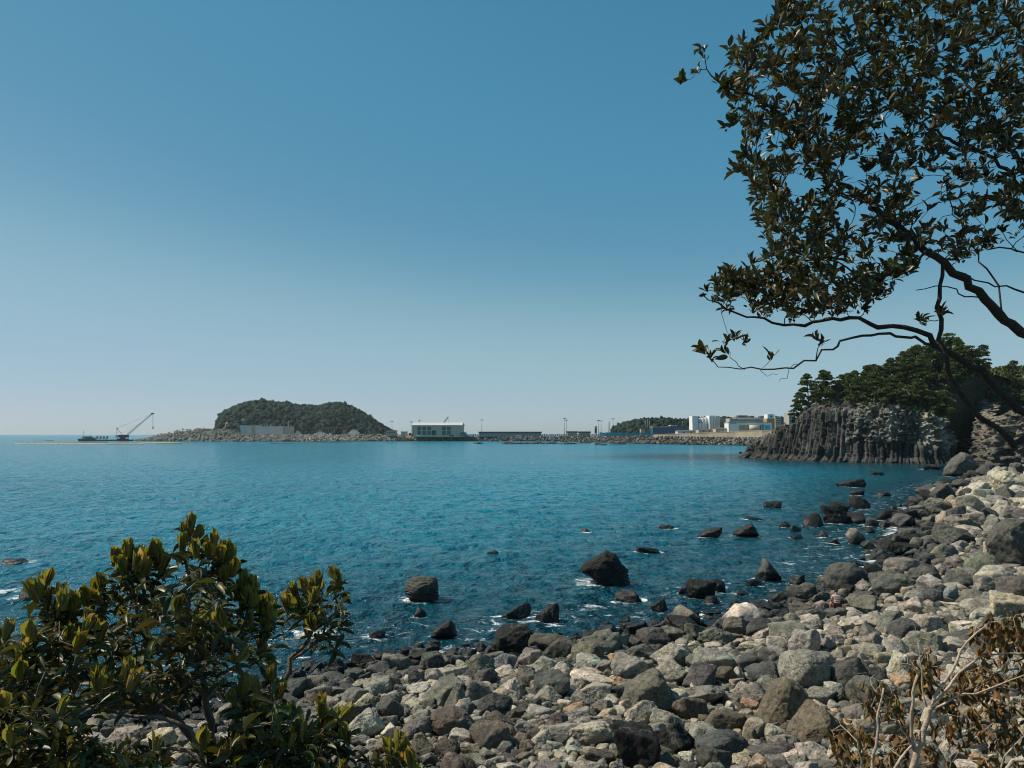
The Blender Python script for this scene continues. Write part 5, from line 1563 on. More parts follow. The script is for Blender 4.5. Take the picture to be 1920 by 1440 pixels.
# dark wall on the mound crest
mw = MB()
for px in range(364, 446, 4):
    a = crest(px) + [0, 4, 0]; b = crest(px + 4) + [0, 4, 0]
    zt = P(px, 803.2 + 0.02 * (px - 364), a[1])[2]
    mw.prism([(a[0], a[1], a[2] - 2), (a[0], a[1], zt), (b[0], b[1], zt), (b[0], b[1], a[2] - 2)], (0, 0, 0), (0, 1.4, 0))
tag(mw.build('crest_wall', C['darkgrey']), 'dark wall capping the highest mound of the breakwater below the island', 'wall', kind='thing')

# small hut with a mast
h_ = thing('harbour_hut', 'small flat-roofed beige hut right of the island foot', 'hut', 733, 815, 890)
part(h_, 'wall', C['beige'], [(723.5, 742.5, 807.8, 815, 890, 9, 1.5)]); part(h_, 'roof', C['concrete'], [(722.8, 743.2, 806.8, 807.8, 889.4, 10)])
part(h_, 'window', C['window'], [(725.5 + 4 * k, 728 + 4 * k, 809.8, 812, 889.9, 0.2) for k in range(4)])
h_ = thing('harbour_shed', 'low greenish grey shed between the beige hut and the warehouse', 'shed', 757, 815, 895)
part(h_, 'wall', C['grey'], [(752, 763, 809.5, 815, 895, 8, 1.5)]); part(h_, 'roof', C['palegrey'], [(751.5, 763.5, 808.9, 809.5, 894.5, 9)])
# long dark-roofed terminal sheds
for a, b, yt, Y, lab in [(897, 1016, 809.3, 900, 'long low shed with a dark maroon-brown roof right of the warehouse'), (1063, 1083, 808.6, 880, 'short dark-roofed shed just right of the twin floodlight masts'), (1085, 1108, 808.9, 870, 'dark-roofed shed at the left end of the teal fence')]:
    r = thing('quay_shed', lab, 'shed', (a + b) / 2, 817, Y, 'long sheds on the quay')
    part(r, 'roof', C['brown'], [(a, b, yt, yt + 2.6, Y, 14)]); part(r, 'wall', C['grey'], [(a + 1, b - 1, yt + 2.6, 817, Y + 1, 12, 1.0)])
    part(r, 'fascia', C['teal'], [(a + 1, b - 1, 813.2, 814.2, Y + 0.8, 0.3)])
# fences
for a, b, yt, yb, Y, lab in [(862, 1125, 813.6, 817.6, 868, 'pale teal railing along the quay in front of the long dark shed'), (1124, 1262, 810.6, 817.2, 700, 'bright teal site fence left of the blue-sheeted building')]:
    r = thing('site_fence', lab, 'fence', (a + b) / 2, 817, Y, 'teal fences of the harbour')
    n = int((b - a) / 4)
    part(r, 'panel', C['teal'], [(a + (b - a) * k / n + 0.15, a + (b - a) * (k + (1 if Y < 800 else 0.62)) / n - 0.1, yt + 0.4 * ((k * 7) % 3), yb, Y, 0.3) for k in range(n)])
    part(r, 'rail', C['steel'], [(a, b, yt + 0.9, yt + 1.3, Y - 0.3, 0.2)])
# blue-sheeted building
r = thing('sheeted_building', 'building wrapped in dark blue sheeting left of the white tower block', 'building', 1250, 815, 690)
part(r, 'wall', C['blue'], [(1224, 1258, 801, 813, 690, 12, 2), (1252, 1282, 799, 813, 694, 12, 2)]); part(r, 'roof', C['palegrey'], [(1223.5, 1252, 800.0, 801, 689.5, 13), (1257, 1270, 797.2, 799, 696, 9)])
part(r, 'scaffold', C['steel'], [(1224 + 6 * k, 1224.4 + 6 * k, 800, 813, 689.2, 0.2) for k in range(10)] + [(1224, 1282, 804 + 3.5 * k, 804.3 + 3.5 * k, 689.1, 0.2) for k in range(3)])
r = thing('brick_hut', 'small brownish gabled hut beside the triple floodlight masts', 'hut', 1205, 812, 720)
part(r, 'wall', C['beige'], [(1201.5, 1209, 803.5, 812, 720, 6, 2)]); part(r, 'roof', C['brown'], [(1201, 1209.5, 802.5, 803.5, 719.6, 7)])
# grey low sheds in front
for a, b, yt, Y, m1, lab in [(1271, 1310, 807.2, 640, 'palegrey', 'low grey shed with two small windows in front of the blue-sheeted building'), (1310, 1342, 804.6, 625, 'grey', 'low dark-roofed shed below the white tower block'), (1342, 1390, 802.6, 615, 'grey', 'low wide dark-roofed shed with a brown front below the striped building')]:
    r = thing('low_shed', lab, 'shed', (a + b) / 2, 813, Y, 'low sheds along the retaining wall')
    part(r, 'wall', C[m1], [(a, b, yt + 1.2, 813, Y, 10, 2)])
    mb = MB(); xa, xb = P(a - 0.6, yt, Y)[0], P(b + 0.6, yt, Y)[0]; z1, z2 = P(a, yt + 1.2, Y)[2], P(a, yt - 0.8, Y)[2]
    mb.prism([(xa, Y - 0.5, z1), (xa, Y + 5, z2), (xa, Y + 10.5, z1)], (xa, 0, 0), (xb, 0, 0)); kid(mb.build('roof', C['darkgrey'], None), r)
    part(r, 'window', C['window'], [(a + (b - a) * q, a + (b - a) * q + 3, yt + 2.6, yt + 4.6, Y - 0.1, 0.15) for q in (0.25, 0.6)])
# white tower block
Yt = 660
r = thing('white_tower_block', 'bright white block of two towers joined by curved bays, on the right of the harbour', 'building', 1322, 808, Yt)
part(r, 'tower', C['white'], [(1298, 1308.5, 779.8, 808, Yt - 2, 12, 2)]); part(r, 'tower', C['white'], [(1330, 1341.5, 779.2, 808, Yt - 3, 12, 2)])
part(r, 'side_wing', C['palegrey'], [(1341.6, 1350, 779.8, 808, Yt + 1, 10, 2)])
mb = MB()
for x in (1311, 1316.5, 1322, 1327):
    a = P(x, 784, Yt + 2); mb.bar(a * [1, 1, 0] + [0, 0, P(x, 809, Yt)[2]], a + [0, 0, 0.8 * (x - 1311) / 16], 1.5, 14)
kid(mb.build('curved_bay', C['white'], None, True), r)
part(r, 'sign', C['darkgrey'], [(1309.6 + 2.1 * k, 1311 + 2.1 * k, 786.4, 788.2, Yt - 0.2, 0.2) for k in range(3)] + [(1309.6 + 2.1 * k, 1311 + 2.1 * k, 790.6, 792.6, Yt - 0.2, 0.2) for k in range(4)])
part(r, 'window_strip', C['window'], [(1326, 1327, 786, 804, Yt - 0.6, 0.3), (1332.5, 1333.5, 782, 804, Yt - 3.1, 0.2), (1337, 1338, 782, 804, Yt - 3.1, 0.2)])
# beige infill and storeyed complex
r = thing('striped_building', 'small cream building with a rust-red floor band right of the white tower block', 'building', 1357, 808, 668)
part(r, 'wall', C['concrete'], [(1350.5, 1364, 783.8, 808, 668, 10, 2)]); part(r, 'floor_band', C['ochrewall'], [(1350.5, 1364, 795.5, 799.5, 667.8, 0.3)]); part(r, 'floor_band', C['darkgrey'], [(1350.5, 1364, 792.5, 793.4, 667.8, 0.3)])
r = thing('apartment_complex', 'wide stepped apartment complex with long pale balconies behind the mural hall', 'building', 1400, 806, 650)
part(r, 'wall', C['grey'], [(1368, 1420, 784.5, 806, 650, 12, 2), (1380, 1442, 783, 790, 656, 10)])
part(r, 'balcony', C['white'], [(1385, 1438, 784.6, 786.4, 649.6, 1.0)]); part(r, 'balcony', C['palegrey'], [(1366, 1438, 788.6, 790, 649.2, 1.0)])
part(r, 'window_strip', C['window'], [(1370, 1436, 786.6, 788.4, 649.8, 0.2)]); part(r, 'roof_tank', C['darkgrey'], [(1384, 1402, 778.8, 782.8, 660, 6), (1406, 1414, 779.6, 783, 660, 6), (1425, 1436, 780.4, 783, 660, 6)])
r = thing('mural_hall', 'white hall with turquoise roof edge and coloured wall panels above the retaining wall', 'hall', 1407, 808, 610)
part(r, 'wall', C['white'], [(1366, 1447, 792.6, 808, 610, 12, 2)]); part(r, 'roof_edge', C['turq'], [(1365.5, 1447.5, 791.6, 792.6, 609.5, 13)])
part(r, 'wall_panel', C['turq'], [(1369, 1380, 793.2, 794.5, 609.9, 0.15), (1434, 1444, 797, 806, 609.9, 0.15)]); part(r, 'wall_panel', C['beige'], [(1386, 1405, 797, 807, 609.9, 0.15)]); part(r, 'wall_panel', C['ochrewall'], [(1428, 1432.5, 796, 807, 609.9, 0.15)]); part(r, 'wall_panel', C['blue'], [(1421, 1427, 797, 806.5, 609.9, 0.15)])
mb = MB(); a = P(1415, 797.3, 608); b = P(1415, 808, 608); mb.bar(b, a, 4.2, 24); kid(mb.build('drum', C['grey'], None, True), r)
r = thing('round_window_building', 'ochre building topped by a cream panel with a dark round window', 'building', 1446, 806, 630)
part(r, 'wall', C['ochrewall'], [(1438, 1453, 784.5, 807, 630, 9, 2)]); part(r, 'panel', C['white'], [(1439, 1452, 776.6, 784.6, 629.7, 9)])
mb = MB(); a = P(1446, 780.8, 629.5); mb.bar(a, a + [0, 0.3, 0], 0.9, 16); kid(mb.build('round_window', C['window'], None), r)
r = thing('grey_block', 'tall plain grey block right of the round-window building', 'building', 1462, 806, 640)
part(r, 'wall', C['grey'], [(1453.5, 1465, 781, 807, 640, 9, 2)]); part(r, 'side_wall', C['darkgrey'], [(1465.2, 1478, 781.4, 807, 643, 8, 2)]); part(r, 'window', C['window'], [(1456, 1463, 784 + 4 * k, 785.4 + 4 * k, 639.9, 0.2) for k in range(3)])
r = thing('cliff_top_house', 'small pale house half hidden behind the left end of the columnar cliff', 'house', 1484, 800, 420)
part(r, 'wall', C['concrete'], [(1479, 1492, 773.5, 800, 420, 8, 4)]); part(r, 'window', C['window'], [(1481.5, 1484, 778 + 5 * k, 781 + 5 * k, 419.9, 0.2) for k in range(3)])
# beige retaining wall with a coping
mb, mc = MB(), MB(); pr_ = [(1228, 815.2, 818.3, 640), (1300, 812.8, 818.6, 610), (1380, 809.6, 818.8, 580), (1428, 807.6, 818.6, 560), (1475, 806.4, 819, 548)]
for (xa, ta, ba, Ya), (xb, tb_, bb, Yb) in zip(pr_[:-1], pr_[1:]):
    A, B, Cc, D = P(xa, ba, Ya), P(xa, ta, Ya), P(xb, tb_, Yb), P(xb, bb, Yb)
    mb.prism([A - [0, 0, 2], B, Cc, D - [0, 0, 2]], (0, 0, 0), (0, 3, 0)); mc.prism([B + [0, -0.3, 0.01], B + [0, -0.3, 0.4], Cc + [0, -0.3, 0.4], Cc + [0, -0.3, 0.01]], (0, 0, 0), (0, 3.6, 0))
r = thing('retaining_wall', 'beige concrete retaining wall rising to the right above the dark seawall stones', 'wall', 1350, 818, 600)
kid(mb.build('wall', C['beige'], None), r); kid(mc.build('coping', C['concrete'], None), r)
kb = MB().box((0, 0, 0.4), (1.3, 1.2, 1.4)).box((0, 0, 1.2), (0.8, 0.8, 0.3)).build('seawall_block', C['darkgrey'])
for k, px in enumerate(np.arange(1170, 1426, 6.0)):
    o = kb if k == 0 else kb.copy()
    if k: COL.objects.link(o)
    o.location = crest(px) + [0, -0.8, -0.2]; tag(o, 'small dark block in the row at the foot of the beige retaining wall', 'concrete block', 'dark blocks on the seawall crest', 'thing')

# ------------------------------------------------------------------ floodlight masts
def mast(px, yt, yb, Y, heads, label, s=1.0):
    r = thing('floodlight_mast', label, 'light mast', px, yb, Y, 'floodlight masts of the harbour')
    a, b = P(px, yb, Y), P(px, yt, Y)
    mb = MB(); mb.bar(a - [0, 0, 2], b, 0.34 * s, 8, 0.2 * s); kid(mb.build('pole', C['steel'], None, True), r)
    mb = MB(); mb.bar(b, b + [0, 0, 0.4], 1.3 * s, 10)
    for k in range(heads):
        an = 6.283 * k / heads; mb.box(b + np.array([math.cos(an) * 1.5 * s, math.sin(an) * 1.5 * s, 0.1]), (0.9 * s, 0.7 * s, 0.8 * s))
    kid(mb.build('lamp_head', C['darkgrey'], None), r)
for a in [(566, 787.5, 815, 900, 6, 'tallest floodlight mast in front of the middle of the island'), (605.5, 792, 815, 905, 4, 'mast standing at the long open shed before the island'), (531.5, 791.5, 800, 960, 3, 'thin mast rising behind the right concrete block'),
          (692, 788.5, 816, 900, 4, 'pale mast before the right slope of the island'), (735, 790, 808, 905, 6, 'mast rising behind the beige hut'), (771, 791, 816, 900, 4, 'mast at the left corner of the warehouse'), (786.5, 788, 797, 960, 6, 'mast head showing above the left part of the warehouse roof'),
          (903.5, 787.5, 810, 900, 6, 'lone mast at the left end of the long dark shed'), (1058.5, 785, 812, 860, 8, 'left mast of the tall twin pair'), (1062, 788, 812, 868, 6, 'right mast of the tall twin pair'),
          (1122, 788.5, 812, 850, 5, 'left mast of the pair by the dark tank'), (1127, 789.5, 812, 856, 5, 'right mast of the pair by the dark tank'), (1149.5, 785.5, 812, 840, 6, 'mast at the left foot of the wooded hill'),
          (1210, 785.8, 812, 720, 7, 'left mast of the triple group before the wooded hill'), (1214.3, 784.2, 812, 724, 7, 'middle mast of the triple group before the wooded hill'), (1218, 787, 812, 728, 5, 'right mast of the triple group before the wooded hill'),
          (1280, 786, 806, 720, 6, 'left mast of the pair just left of the white tower block'), (1286.5, 788, 806, 724, 6, 'right mast of the pair just left of the white tower block')]:
    mast(*a, s=0.85)
# lattice pylons and tank
r = thing('lattice_tower', 'thin lattice tower left of the mast at the wooded hill foot', 'tower', 1142, 812, 845); mb = MB(); a, b = P(1142.6, 812, 845), P(1142, 789.5, 845)
for dx, dy in ((-1, -1), (1, -1), (1, 1), (-1, 1)): mb.bar(a + [dx, dy, -2], b + [dx * 0.15, dy * 0.15, 0], 0.14, 4)
for k in range(9):
    t = k / 9; q = a + (b - a) * t; w_ = 1 - 0.85 * t
    mb.bar(q + [-w_, -w_, 0], q + (b - a) / 9 + [w_, -w_, 0], 0.09, 4); mb.bar(q + [w_, w_, 0], q + (b - a) / 9 + [-w_, w_, 0], 0.09, 4)
kid(mb.build('lattice', C['steel'], None), r)
r = thing('storage_tank', 'dark upright tank beside the reddish machine at the quay', 'tank', 1117, 812, 850)
mb = MB(); mb.bar(P(1117, 813, 850), P(1117, 799.5, 850), 1.2, 14); kid(mb.build('shell', C['black'], None, True), r); mb = MB(); mb.bar(P(1117, 799.5, 850), P(1117, 798.6, 850), 1.25, 14, 0.3); kid(mb.build('cap', C['steel'], None, True), r)

# crane jib behind the warehouse
def jib(mb, a, b, w, seg, r=0.14):
    a, b = np.asarray(a, float), np.asarray(b, float); d = unit(b - a); up = unit(np.cross(d, [0, 1, 0])); sd_ = np.array([0, 1.0, 0])
    cor = [(up * i + sd_ * j) * w for i, j in ((1, 1), (1, -1), (-1, -1), (-1, 1))]
    for c in cor: mb.bar(a + c, b + c * 0.55, r, 4)
    for k in range(seg):
        t0, t1 = k / seg, (k + 1) / seg; s0, s1 = 1 - 0.45 * t0, 1 - 0.45 * t1
        for q in range(4):
            mb.bar(a + (b - a) * t0 + cor[q] * s0, a + (b - a) * t1 + cor[(q + 1) % 4] * s1, r * 0.7, 4)
r = thing('crane', 'dark crane jib leaning up behind the warehouse roof', 'crane', 831, 812, 980)
mb = MB(); jib(mb, P(829, 797, 980), P(840.5, 781.5, 980), 0.9, 10, 0.2); kid(mb.build('jib', C['darkgrey'], None), r)
part(r, 'cab', C['darkgrey'], [(822, 832, 797, 812, 982, 6)]); mb = MB(); mb.bar(P(840.5, 781.5, 980), P(841.2, 792, 980), 0.1, 4); kid(mb.build('hoist_rope', C['darkgrey'], None), r)

# ------------------------------------------------------------------ crane barge
Yb = 900
r = thing('crane_barge', 'dark work barge carrying a maroon crawler crane off the breakwater tip', 'barge', 200, 827, Yb)
A, B = P(150.5, 826.8, Yb), P(250, 826.8, Yb); z0, z1 = -0.8, P(200, 824.6, Yb)[2]
mb = MB(); prof_ = [(A[0] + 1.5, z0), (A[0], z1 + 1.3), (A[0] + 6, z1 + 0.2), (B[0] - 2, z1), (B[0], z1), (B[0] - 1.5, z0)]
mb.prism([(x, Yb - 6, z) for x, z in prof_], (0, 0, 0), (0, 14, 0)); kid(mb.build('hull', C['black'], None), r)
part(r, 'wheelhouse', C['darkgrey'], [(153, 173, 820.5, 825, Yb - 3, 8), (155, 168, 818.2, 820.5, Yb - 2, 6)]); part(r, 'window', C['palegrey'], [(154, 160, 821.0, 822.6, Yb - 3.2, 0.2), (156, 166, 818.8, 819.8, Yb - 2.2, 0.2)])
mb = MB(); mb.bar(P(157, 819, Yb), P(157, 806, Yb), 0.16, 5); mb.bar(P(155, 811, Yb), P(159, 811, Yb), 0.1, 4); mb.bar(P(170, 820, Yb), P(169, 814, Yb), 0.14, 5); kid(mb.build('mast', C['darkgrey'], None), r)
tbm = [np.array(v) for v in v0]
for k in range(4):
    x = 181 + 6.2 * k; mb = MB()
    mb.add(v0 * 1.7 + P(x, 822.2, Yb), fc); o = mb.build('deck_tetrapod', C['concrete'])
    tag(o, f"tetrapod loaded on the barge deck, {ORD[k]} from the wheelhouse", 'tetrapod', 'tetrapods on the barge deck', 'thing')
    mb = MB(); mb.box(P(x + 1.6, 820.0, Yb + 2), (1.6, 1.4, 2.0)).box(P(x + 1.6, 818.4, Yb + 2), (0.8, 0.8, 0.7)); o = mb.build('deck_block', C['darkgrey'])
    tag(o, f"dark lifting block behind the deck tetrapods, {ORD[k]} from the wheelhouse", 'deck gear', 'gear on the barge deck', 'thing')
part(r, 'deck_rail', C['black'], [(205, 249, 824.2, 825, Yb - 4, 8)])
r = thing('crawler_crane', 'maroon lattice-boom crane with raised boom standing on the dark barge', 'crane', 229, 825, Yb)
part(r, 'cab', C['maroon'], [(222, 238, 815.2, 820.4, Yb - 2.5, 5)]); part(r, 'counterweight', C['palegrey'], [(216.6, 221.9, 816, 820.4, Yb - 2.3, 4.6)]); part(r, 'undercarriage', C['black'], [(219, 237, 822.2, 824.6, Yb - 3, 6), (225, 233, 820.4, 822.2, Yb - 1.5, 3)])
mb = MB(); jib(mb, P(238.5, 815.5, Yb), P(285, 776, Yb), 0.85, 22, 0.15); kid(mb.build('boom', C['palegrey'], None), r)
mb = MB(); q = P(285.5, 775.5, Yb); mb.box(q, (2.4, 1.2, 1.6)).box(q + [1.4, 0, 0.1], (2.0, 0.8, 0.7)); kid(mb.build('boom_head', C['black'], None), r)
mb = MB(); mb.bar(P(219, 818, Yb), P(219.3, 803, Yb), 0.25, 5); mb.bar(P(230, 816, Yb), P(219.3, 803, Yb), 0.25, 5); mb.box(P(219.3, 802.8, Yb), (1.8, 0.8, 0.8)); kid(mb.build('gantry', C['maroon'], None), r)
mb = MB()
for a, b in (((219.3, 803), (284, 776)), ((219.3, 803), (239, 794.5)), ((230, 812), (266, 792)), ((287, 776), (287, 801))): mb.bar(P(*a, Yb), P(*b, Yb), 0.10, 4)
mb.bar(P(286.2, 776, Yb), P(286.4, 801, Yb), 0.08, 4); kid(mb.build('cables', C['darkgrey'], None), r)
mb = MB(); mb.box(P(286.8, 802, Yb), (1.2, 0.8, 1.6)).box(P(286.8, 803.6, Yb), (0.6, 0.5, 1.0)); kid(mb.build('hook_block', C['black'], None), r)

# floating booms
def boom(label, pts, rad, mat, step=2.2):
    wp = [sea_pt(*p) for p in pts]; b, s = resample(np.array(wp), step); mb = MB()
    for k in range(len(b) - 1):
        a_, c_ = b[k], b[k + 1]; d = (c_ - a_); mb.tube([a_ + d * 0.02 + [0, 0, 0.15], a_ + d * 0.08 + [0, 0, 0.18], a_ + d * 0.92 + [0, 0, 0.18], a_ + d * 0.98 + [0, 0, 0.15]], [rad * 0.5, rad, rad, rad * 0.5], 6)
    o = mb.build('floating_boom', mat); tag(o, label, 'floating boom', 'floating booms on the water', 'thing')
boom('long ochre silt boom floating in front of the crane barge', [(27, 832.4), (90, 832.5), (150, 832.9), (200, 833.5), (280, 833.6)], 0.50, C['orange'], 6)
boom('far side of the ochre silt boom just below the barge hull', [(30, 832), (110, 831.3), (200, 829.6), (260, 829.6), (300, 830.4), (340, 831.6), (282, 832.9)], 0.42, C['orange'], 6)
boom('short ochre boom alone on the open sea left of the barge', [(83, 826.6), (100, 826.4)], 0.62, C['orange'], 5)
boom('thin reddish boom floating before the breakwater under the island', [(506, 831.8), (560, 831.0), (640, 829.7), (655, 829.2)], 0.34, C['rust'], 6)

# boats and sheds before the island
def boat(label, x0, x1, yd, ys, Y, mats, cat='boat'):
    r = thing('harbour_boat', label, cat, (x0 + x1) / 2, 818, Y, 'boats moored behind the breakwater')
    a, b = P(x0, yd, Y), P(x1, yd, Y); h_ = 2.6; mb = MB()
    mb.prism([(a[0], Y - 2, a[2]), (b[0], Y - 2, a[2] + 0.4), (b[0] - 1.5, Y - 1.5, a[2] - h_), (a[0] + 1, Y - 1.5, a[2] - h_)], (0, 0, 0), (0, 4.5, 0)); kid(mb.build('hull', C[mats[0]], None), r)
    w_ = x1 - x0
    part(r, 'cabin', C[mats[1]], [(x0 + w_ * 0.18, x1 - w_ * 0.2, ys + 1.6, yd, Y - 1.4, 3.2), (x0 + w_ * 0.3, x1 - w_ * 0.35, ys, ys + 1.6, Y - 1.2, 2.6)])
    part(r, 'window', C['window'], [(x0 + w_ * 0.22, x1 - w_ * 0.25, ys + 2.0, ys + 2.8, Y - 1.55, 0.15)])
    mb = MB(); c_ = (x0 + x1) / 2; mb.bar(P(c_, ys, Y), P(c_, ys - 4.5, Y), 0.14, 5); mb.bar(P(c_ - 1.5, ys - 2.5, Y), P(c_ + 1.5, ys - 2.5, Y), 0.1, 4); kid(mb.build('mast', C[mats[2]], None), r)
boat('white ferry with a dark window band moored before the right part of the island', 653, 674, 811, 805.5, 925, ('white', 'white', 'red'))
boat('low white boat left of the ferry below the open shed', 589, 611, 812.6, 809.5, 920, ('white', 'white', 'steel'))
boat('small grey launch near the right end of the long concrete block', 553, 563, 811.5, 807.6, 930, ('palegrey', 'palegrey', 'steel'))
r = thing('open_shed', 'long open shed with a beamed brownish roof behind the white boat', 'shed', 612, 815, 960)
part(r, 'roof', C['brown'], [(596, 629, 802.8, 804.6, 960, 10)]); part(r, 'post', C['steel'], [(597 + 6 * k, 597.5 + 6 * k, 804.6, 815, 960.5, 0.5) for k in range(6)]); part(r, 'beam', C['beige'], [(598 + 3 * k, 599.4 + 3 * k, 802.2, 802.9, 959.8, 10) for k in range(10)])
for x, yt, lab in [(540.4, 789, 'thin white spire behind the long concrete block, right of the thin mast'), (508, 793, 'white yacht mast behind the long concrete block, nearer its middle'), (501, 794.5, 'short white yacht mast at the left of the middle masts')]:
    r = thing('boat_mast', lab, 'mast', x, 801, 965, 'masts behind the concrete block'); mb = MB(); mb.bar(P(x, 806, 965), P(x, yt, 965), 0.55, 6, 0.15); kid(mb.build('spar', C['white'], None), r)
    mb = MB(); mb.bar(P(x - 1, yt + 4, 965), P(x + 1, yt + 4, 965), 0.14, 4); kid(mb.build('crosstree', C['white'], None), r)
r = thing('red_gantry', 'small dark red lattice derrick left of the ferry', 'derrick', 649, 815, 935); mb = MB(); jib(mb, P(647, 815, 935), P(652, 800, 935), 0.6, 8, 0.16); kid(mb.build('lattice', C['red'], None), r); part(r, 'base', C['darkgrey'], [(645, 651, 812, 815, 934, 3)])
r = thing('quay_machine', 'dark reddish machine parked at the left foot of the warehouse', 'machine', 770, 817, 872); part(r, 'body', C['maroon'], [(766, 773, 813.6, 816.6, 872, 4)]); part(r, 'cab', C['darkgrey'], [(767, 770, 811.6, 813.6, 872.4, 3)])
for k, (x, lab) in enumerate([(784, 'white van parked before the left windows of the warehouse'), (846, 'dark vehicle parked before the right end of the warehouse'), (882, 'pale vehicle parked right of the warehouse'), (972, 'white vehicle before the long dark shed'), (1034, 'white vehicle in the gap between the long sheds'), (1112, 'white truck at the left end of the bright teal fence')]):
    Y = 866; g = crest(x)[2] - 0.4; c0 = np.array([P(x, 816, Y)[0], Y, g]); r = empty('parked_vehicle', c0); tag(r, lab, 'vehicle', 'vehicles parked on the quay', 'thing')
    mt = C['darkgrey'] if k == 1 else C['white']
    mb = MB(); mb.box(c0 + [0, 0, 1.0], (5.2, 2.0, 1.2)).box(c0 + [0.4, 0, 1.95], (3.6, 1.8, 0.8)); kid(mb.build('body', mt, None), r)
    mb = MB(); mb.box(c0 + [0.4, -0.92, 1.95], (3.2, 0.06, 0.5)); kid(mb.build('window', C['window'], None), r)
    for dx in (-1.6, 1.6):
        mb = MB(); mb.bar(c0 + [dx, -1.05, 0.4], c0 + [dx, 1.05, 0.4], 0.4, 10); kid(mb.build('wheel', C['black'], None), r)

# ------------------------------------------------------------------ the person sitting on a rock, seen from behind
seat = hit_ground([1570], [1146])[0]; rk = [q for q in heroes if 'person sits' in q['label']][0]
S0 = np.array([rk['base'][0] - 0.03, rk['base'][1], rk['base'][2] + rk['H'] * 0.93])
pr = empty('person', S0); tag(pr, 'dark-haired person in a red and white striped shirt sitting on a rock facing the sea', 'person', kind='thing')
def skin_body(name, joints, edges, mat, sub=2, root=0):
    me = bpy.data.meshes.new(name); me.from_pydata([tuple(j[:3]) for j in joints], edges, [])
    o = bpy.data.objects.new(name, me); COL.objects.link(o); me.materials.append(mat)
    sk = o.modifiers.new('skin', 'SKIN'); sk.use_smooth_shade = True
    for i, j in enumerate(joints):
        r_ = j[3] * PS
        me.skin_vertices[0].data[i].radius = (r_, r_ * (j[4] if len(j) > 4 else 1)); me.skin_vertices[0].data[i].use_root = (i == root)
    o.modifiers.new('sub', 'SUBSURF').levels = sub; o.modifiers['sub'].render_levels = sub
    return kid(o, pr)
PS = 0.84
def W(x, y, z): return (S0[0] + x * PS, S0[1] + y * PS, S0[2] + z * PS)
J = [(*W(0, 0, 0.08), .125, .85), (*W(0, .03, .26), .115, .8), (*W(0, .07, .44), .13, .75), (*W(0, .09, .54), .06), (*W(0, .11, .62), .052), (*W(0, .125, .70), .088, 1.1), (*W(0, .125, .80), .075, 1.1),
     (*W(-.17, .08, .49), .052), (*W(-.22, .16, .26), .042), (*W(-.13, .36, .18), .034), (*W(.17, .08, .49), .052), (*W(.22, .16, .26), .042), (*W(.13, .36, .18), .034),
     (*W(-.10, .05, .06), .09), (*W(-.13, .44, .10), .062), (*W(-.13, .50, -.30), .045), (*W(-.13, .62, -.36), .035), (*W(.10, .05, .06), .09), (*W(.13, .44, .10), .062), (*W(.13, .50, -.30), .045), (*W(.13, .62, -.36), .035)]
E = [(0, 1), (1, 2), (2, 3), (3, 4), (4, 5), (5, 6), (2, 7), (7, 8), (8, 9), (2, 10), (10, 11), (11, 12), (0, 13), (13, 14), (14, 15), (15, 16), (0, 17), (17, 18), (18, 19), (19, 20)]
for sgn, wi in ((-1, 9), (1, 12)):
    b0 = len(J); J.append((*W(.10 * sgn, .43, .15), .032, .6)); E.append((wi, b0))
    for k, (dx, ln) in enumerate([(-.03, .07), (-.01, .085), (.012, .08), (.032, .062)]):
        J.append((*W((.10 + dx * 1.0) * sgn, .50, .135), .010)); J.append((*W((.10 + dx * 1.1) * sgn, .50 + ln * .6, .10), .008)); E += [(b0, len(J) - 2), (len(J) - 2, len(J) - 1)]
    J.append((*W(.055 * sgn, .44, .135), .010)); J.append((*W(.035 * sgn, .475, .12), .009)); E += [(b0, len(J) - 2), (len(J) - 2, len(J) - 1)]
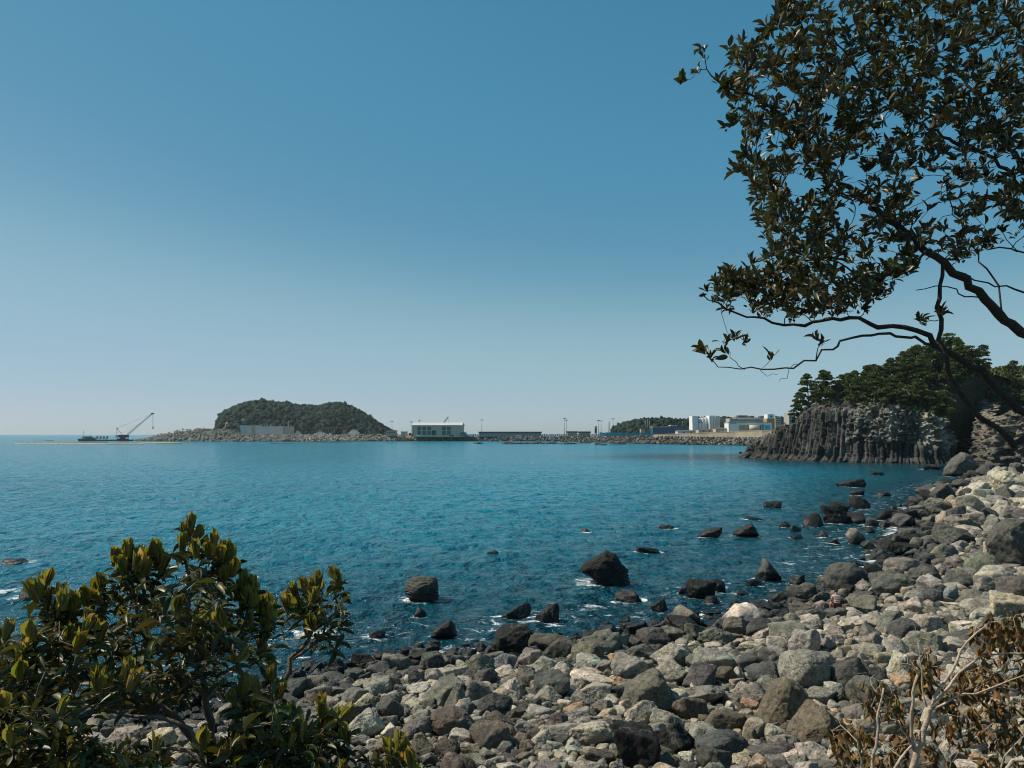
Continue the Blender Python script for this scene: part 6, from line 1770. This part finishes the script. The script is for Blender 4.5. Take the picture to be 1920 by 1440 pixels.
skin_body('body', J, E, C['skin'])
# striped shirt: a shell round trunk and upper arms
sm_, snt, sb = new_mat('striped_cloth'); tc = N(snt, 'ShaderNodeNewGeometry'); sp = N(snt, 'ShaderNodeSeparateXYZ'); snt.links.new(tc.outputs['Position'], sp.inputs[0])
fr_ = math_n(snt, 'FRACT', math_n(snt, 'MULTIPLY', sp.outputs[2], 1 / 0.085)); st = math_n(snt, 'GREATER_THAN', fr_, 0.62)
snt.links.new(mix(snt, 'MIX', (0.58, 0.50, 0.46), (0.34, 0.07, 0.07), st), sb.inputs['Base Color']); sb.inputs['Roughness'].default_value = 0.9
skin_body('shirt', [(*W(0, .0, .10), .150, .85), (*W(0, .03, .26), .140, .8), (*W(0, .07, .44), .155, .75), (*W(0, .085, .52), .085), (*W(-.17, .08, .485), .068), (*W(-.21, .13, .33), .060), (*W(.17, .08, .485), .068), (*W(.21, .13, .33), .060)],
          [(0, 1), (1, 2), (2, 3), (2, 4), (4, 5), (2, 6), (6, 7)], sm_)
skin_body('shorts', [(*W(0, 0, .06), .150, .9), (*W(-.10, .06, .06), .105), (*W(-.125, .33, .09), .085), (*W(.10, .06, .06), .105), (*W(.125, .33, .09), .085)], [(0, 1), (1, 2), (0, 3), (3, 4)], C['redcloth'])
skin_body('hair', [(*W(0, .085, .66), .082, 1.05), (*W(0, .105, .745), .102, 1.1), (*W(0, .115, .81), .088, 1.1)], [(0, 1), (1, 2)], C['hair'])
mb = MB(); fy = .125 + .095
for sx_ in (-.034, .034): mb.box(W(sx_, fy + .0, .735), (.022, .012, .010))
kid(mb.build('eyes', C['hair'], None), pr); mb = MB(); mb.tube([W(0, fy - .005, .735), W(0, fy + .02, .70), W(0, fy, .69)], [.008, .014, .010], 6); mb.box(W(0, fy - .004, .655), (.045, .012, .010))
for sx_ in (-.092, .092): mb.tube([W(sx_, .12, .745), W(sx_ * 1.1, .115, .72), W(sx_, .125, .69)], [.012, .018, .010], 6)
kid(mb.build('face', C['skin'], None, True), pr)
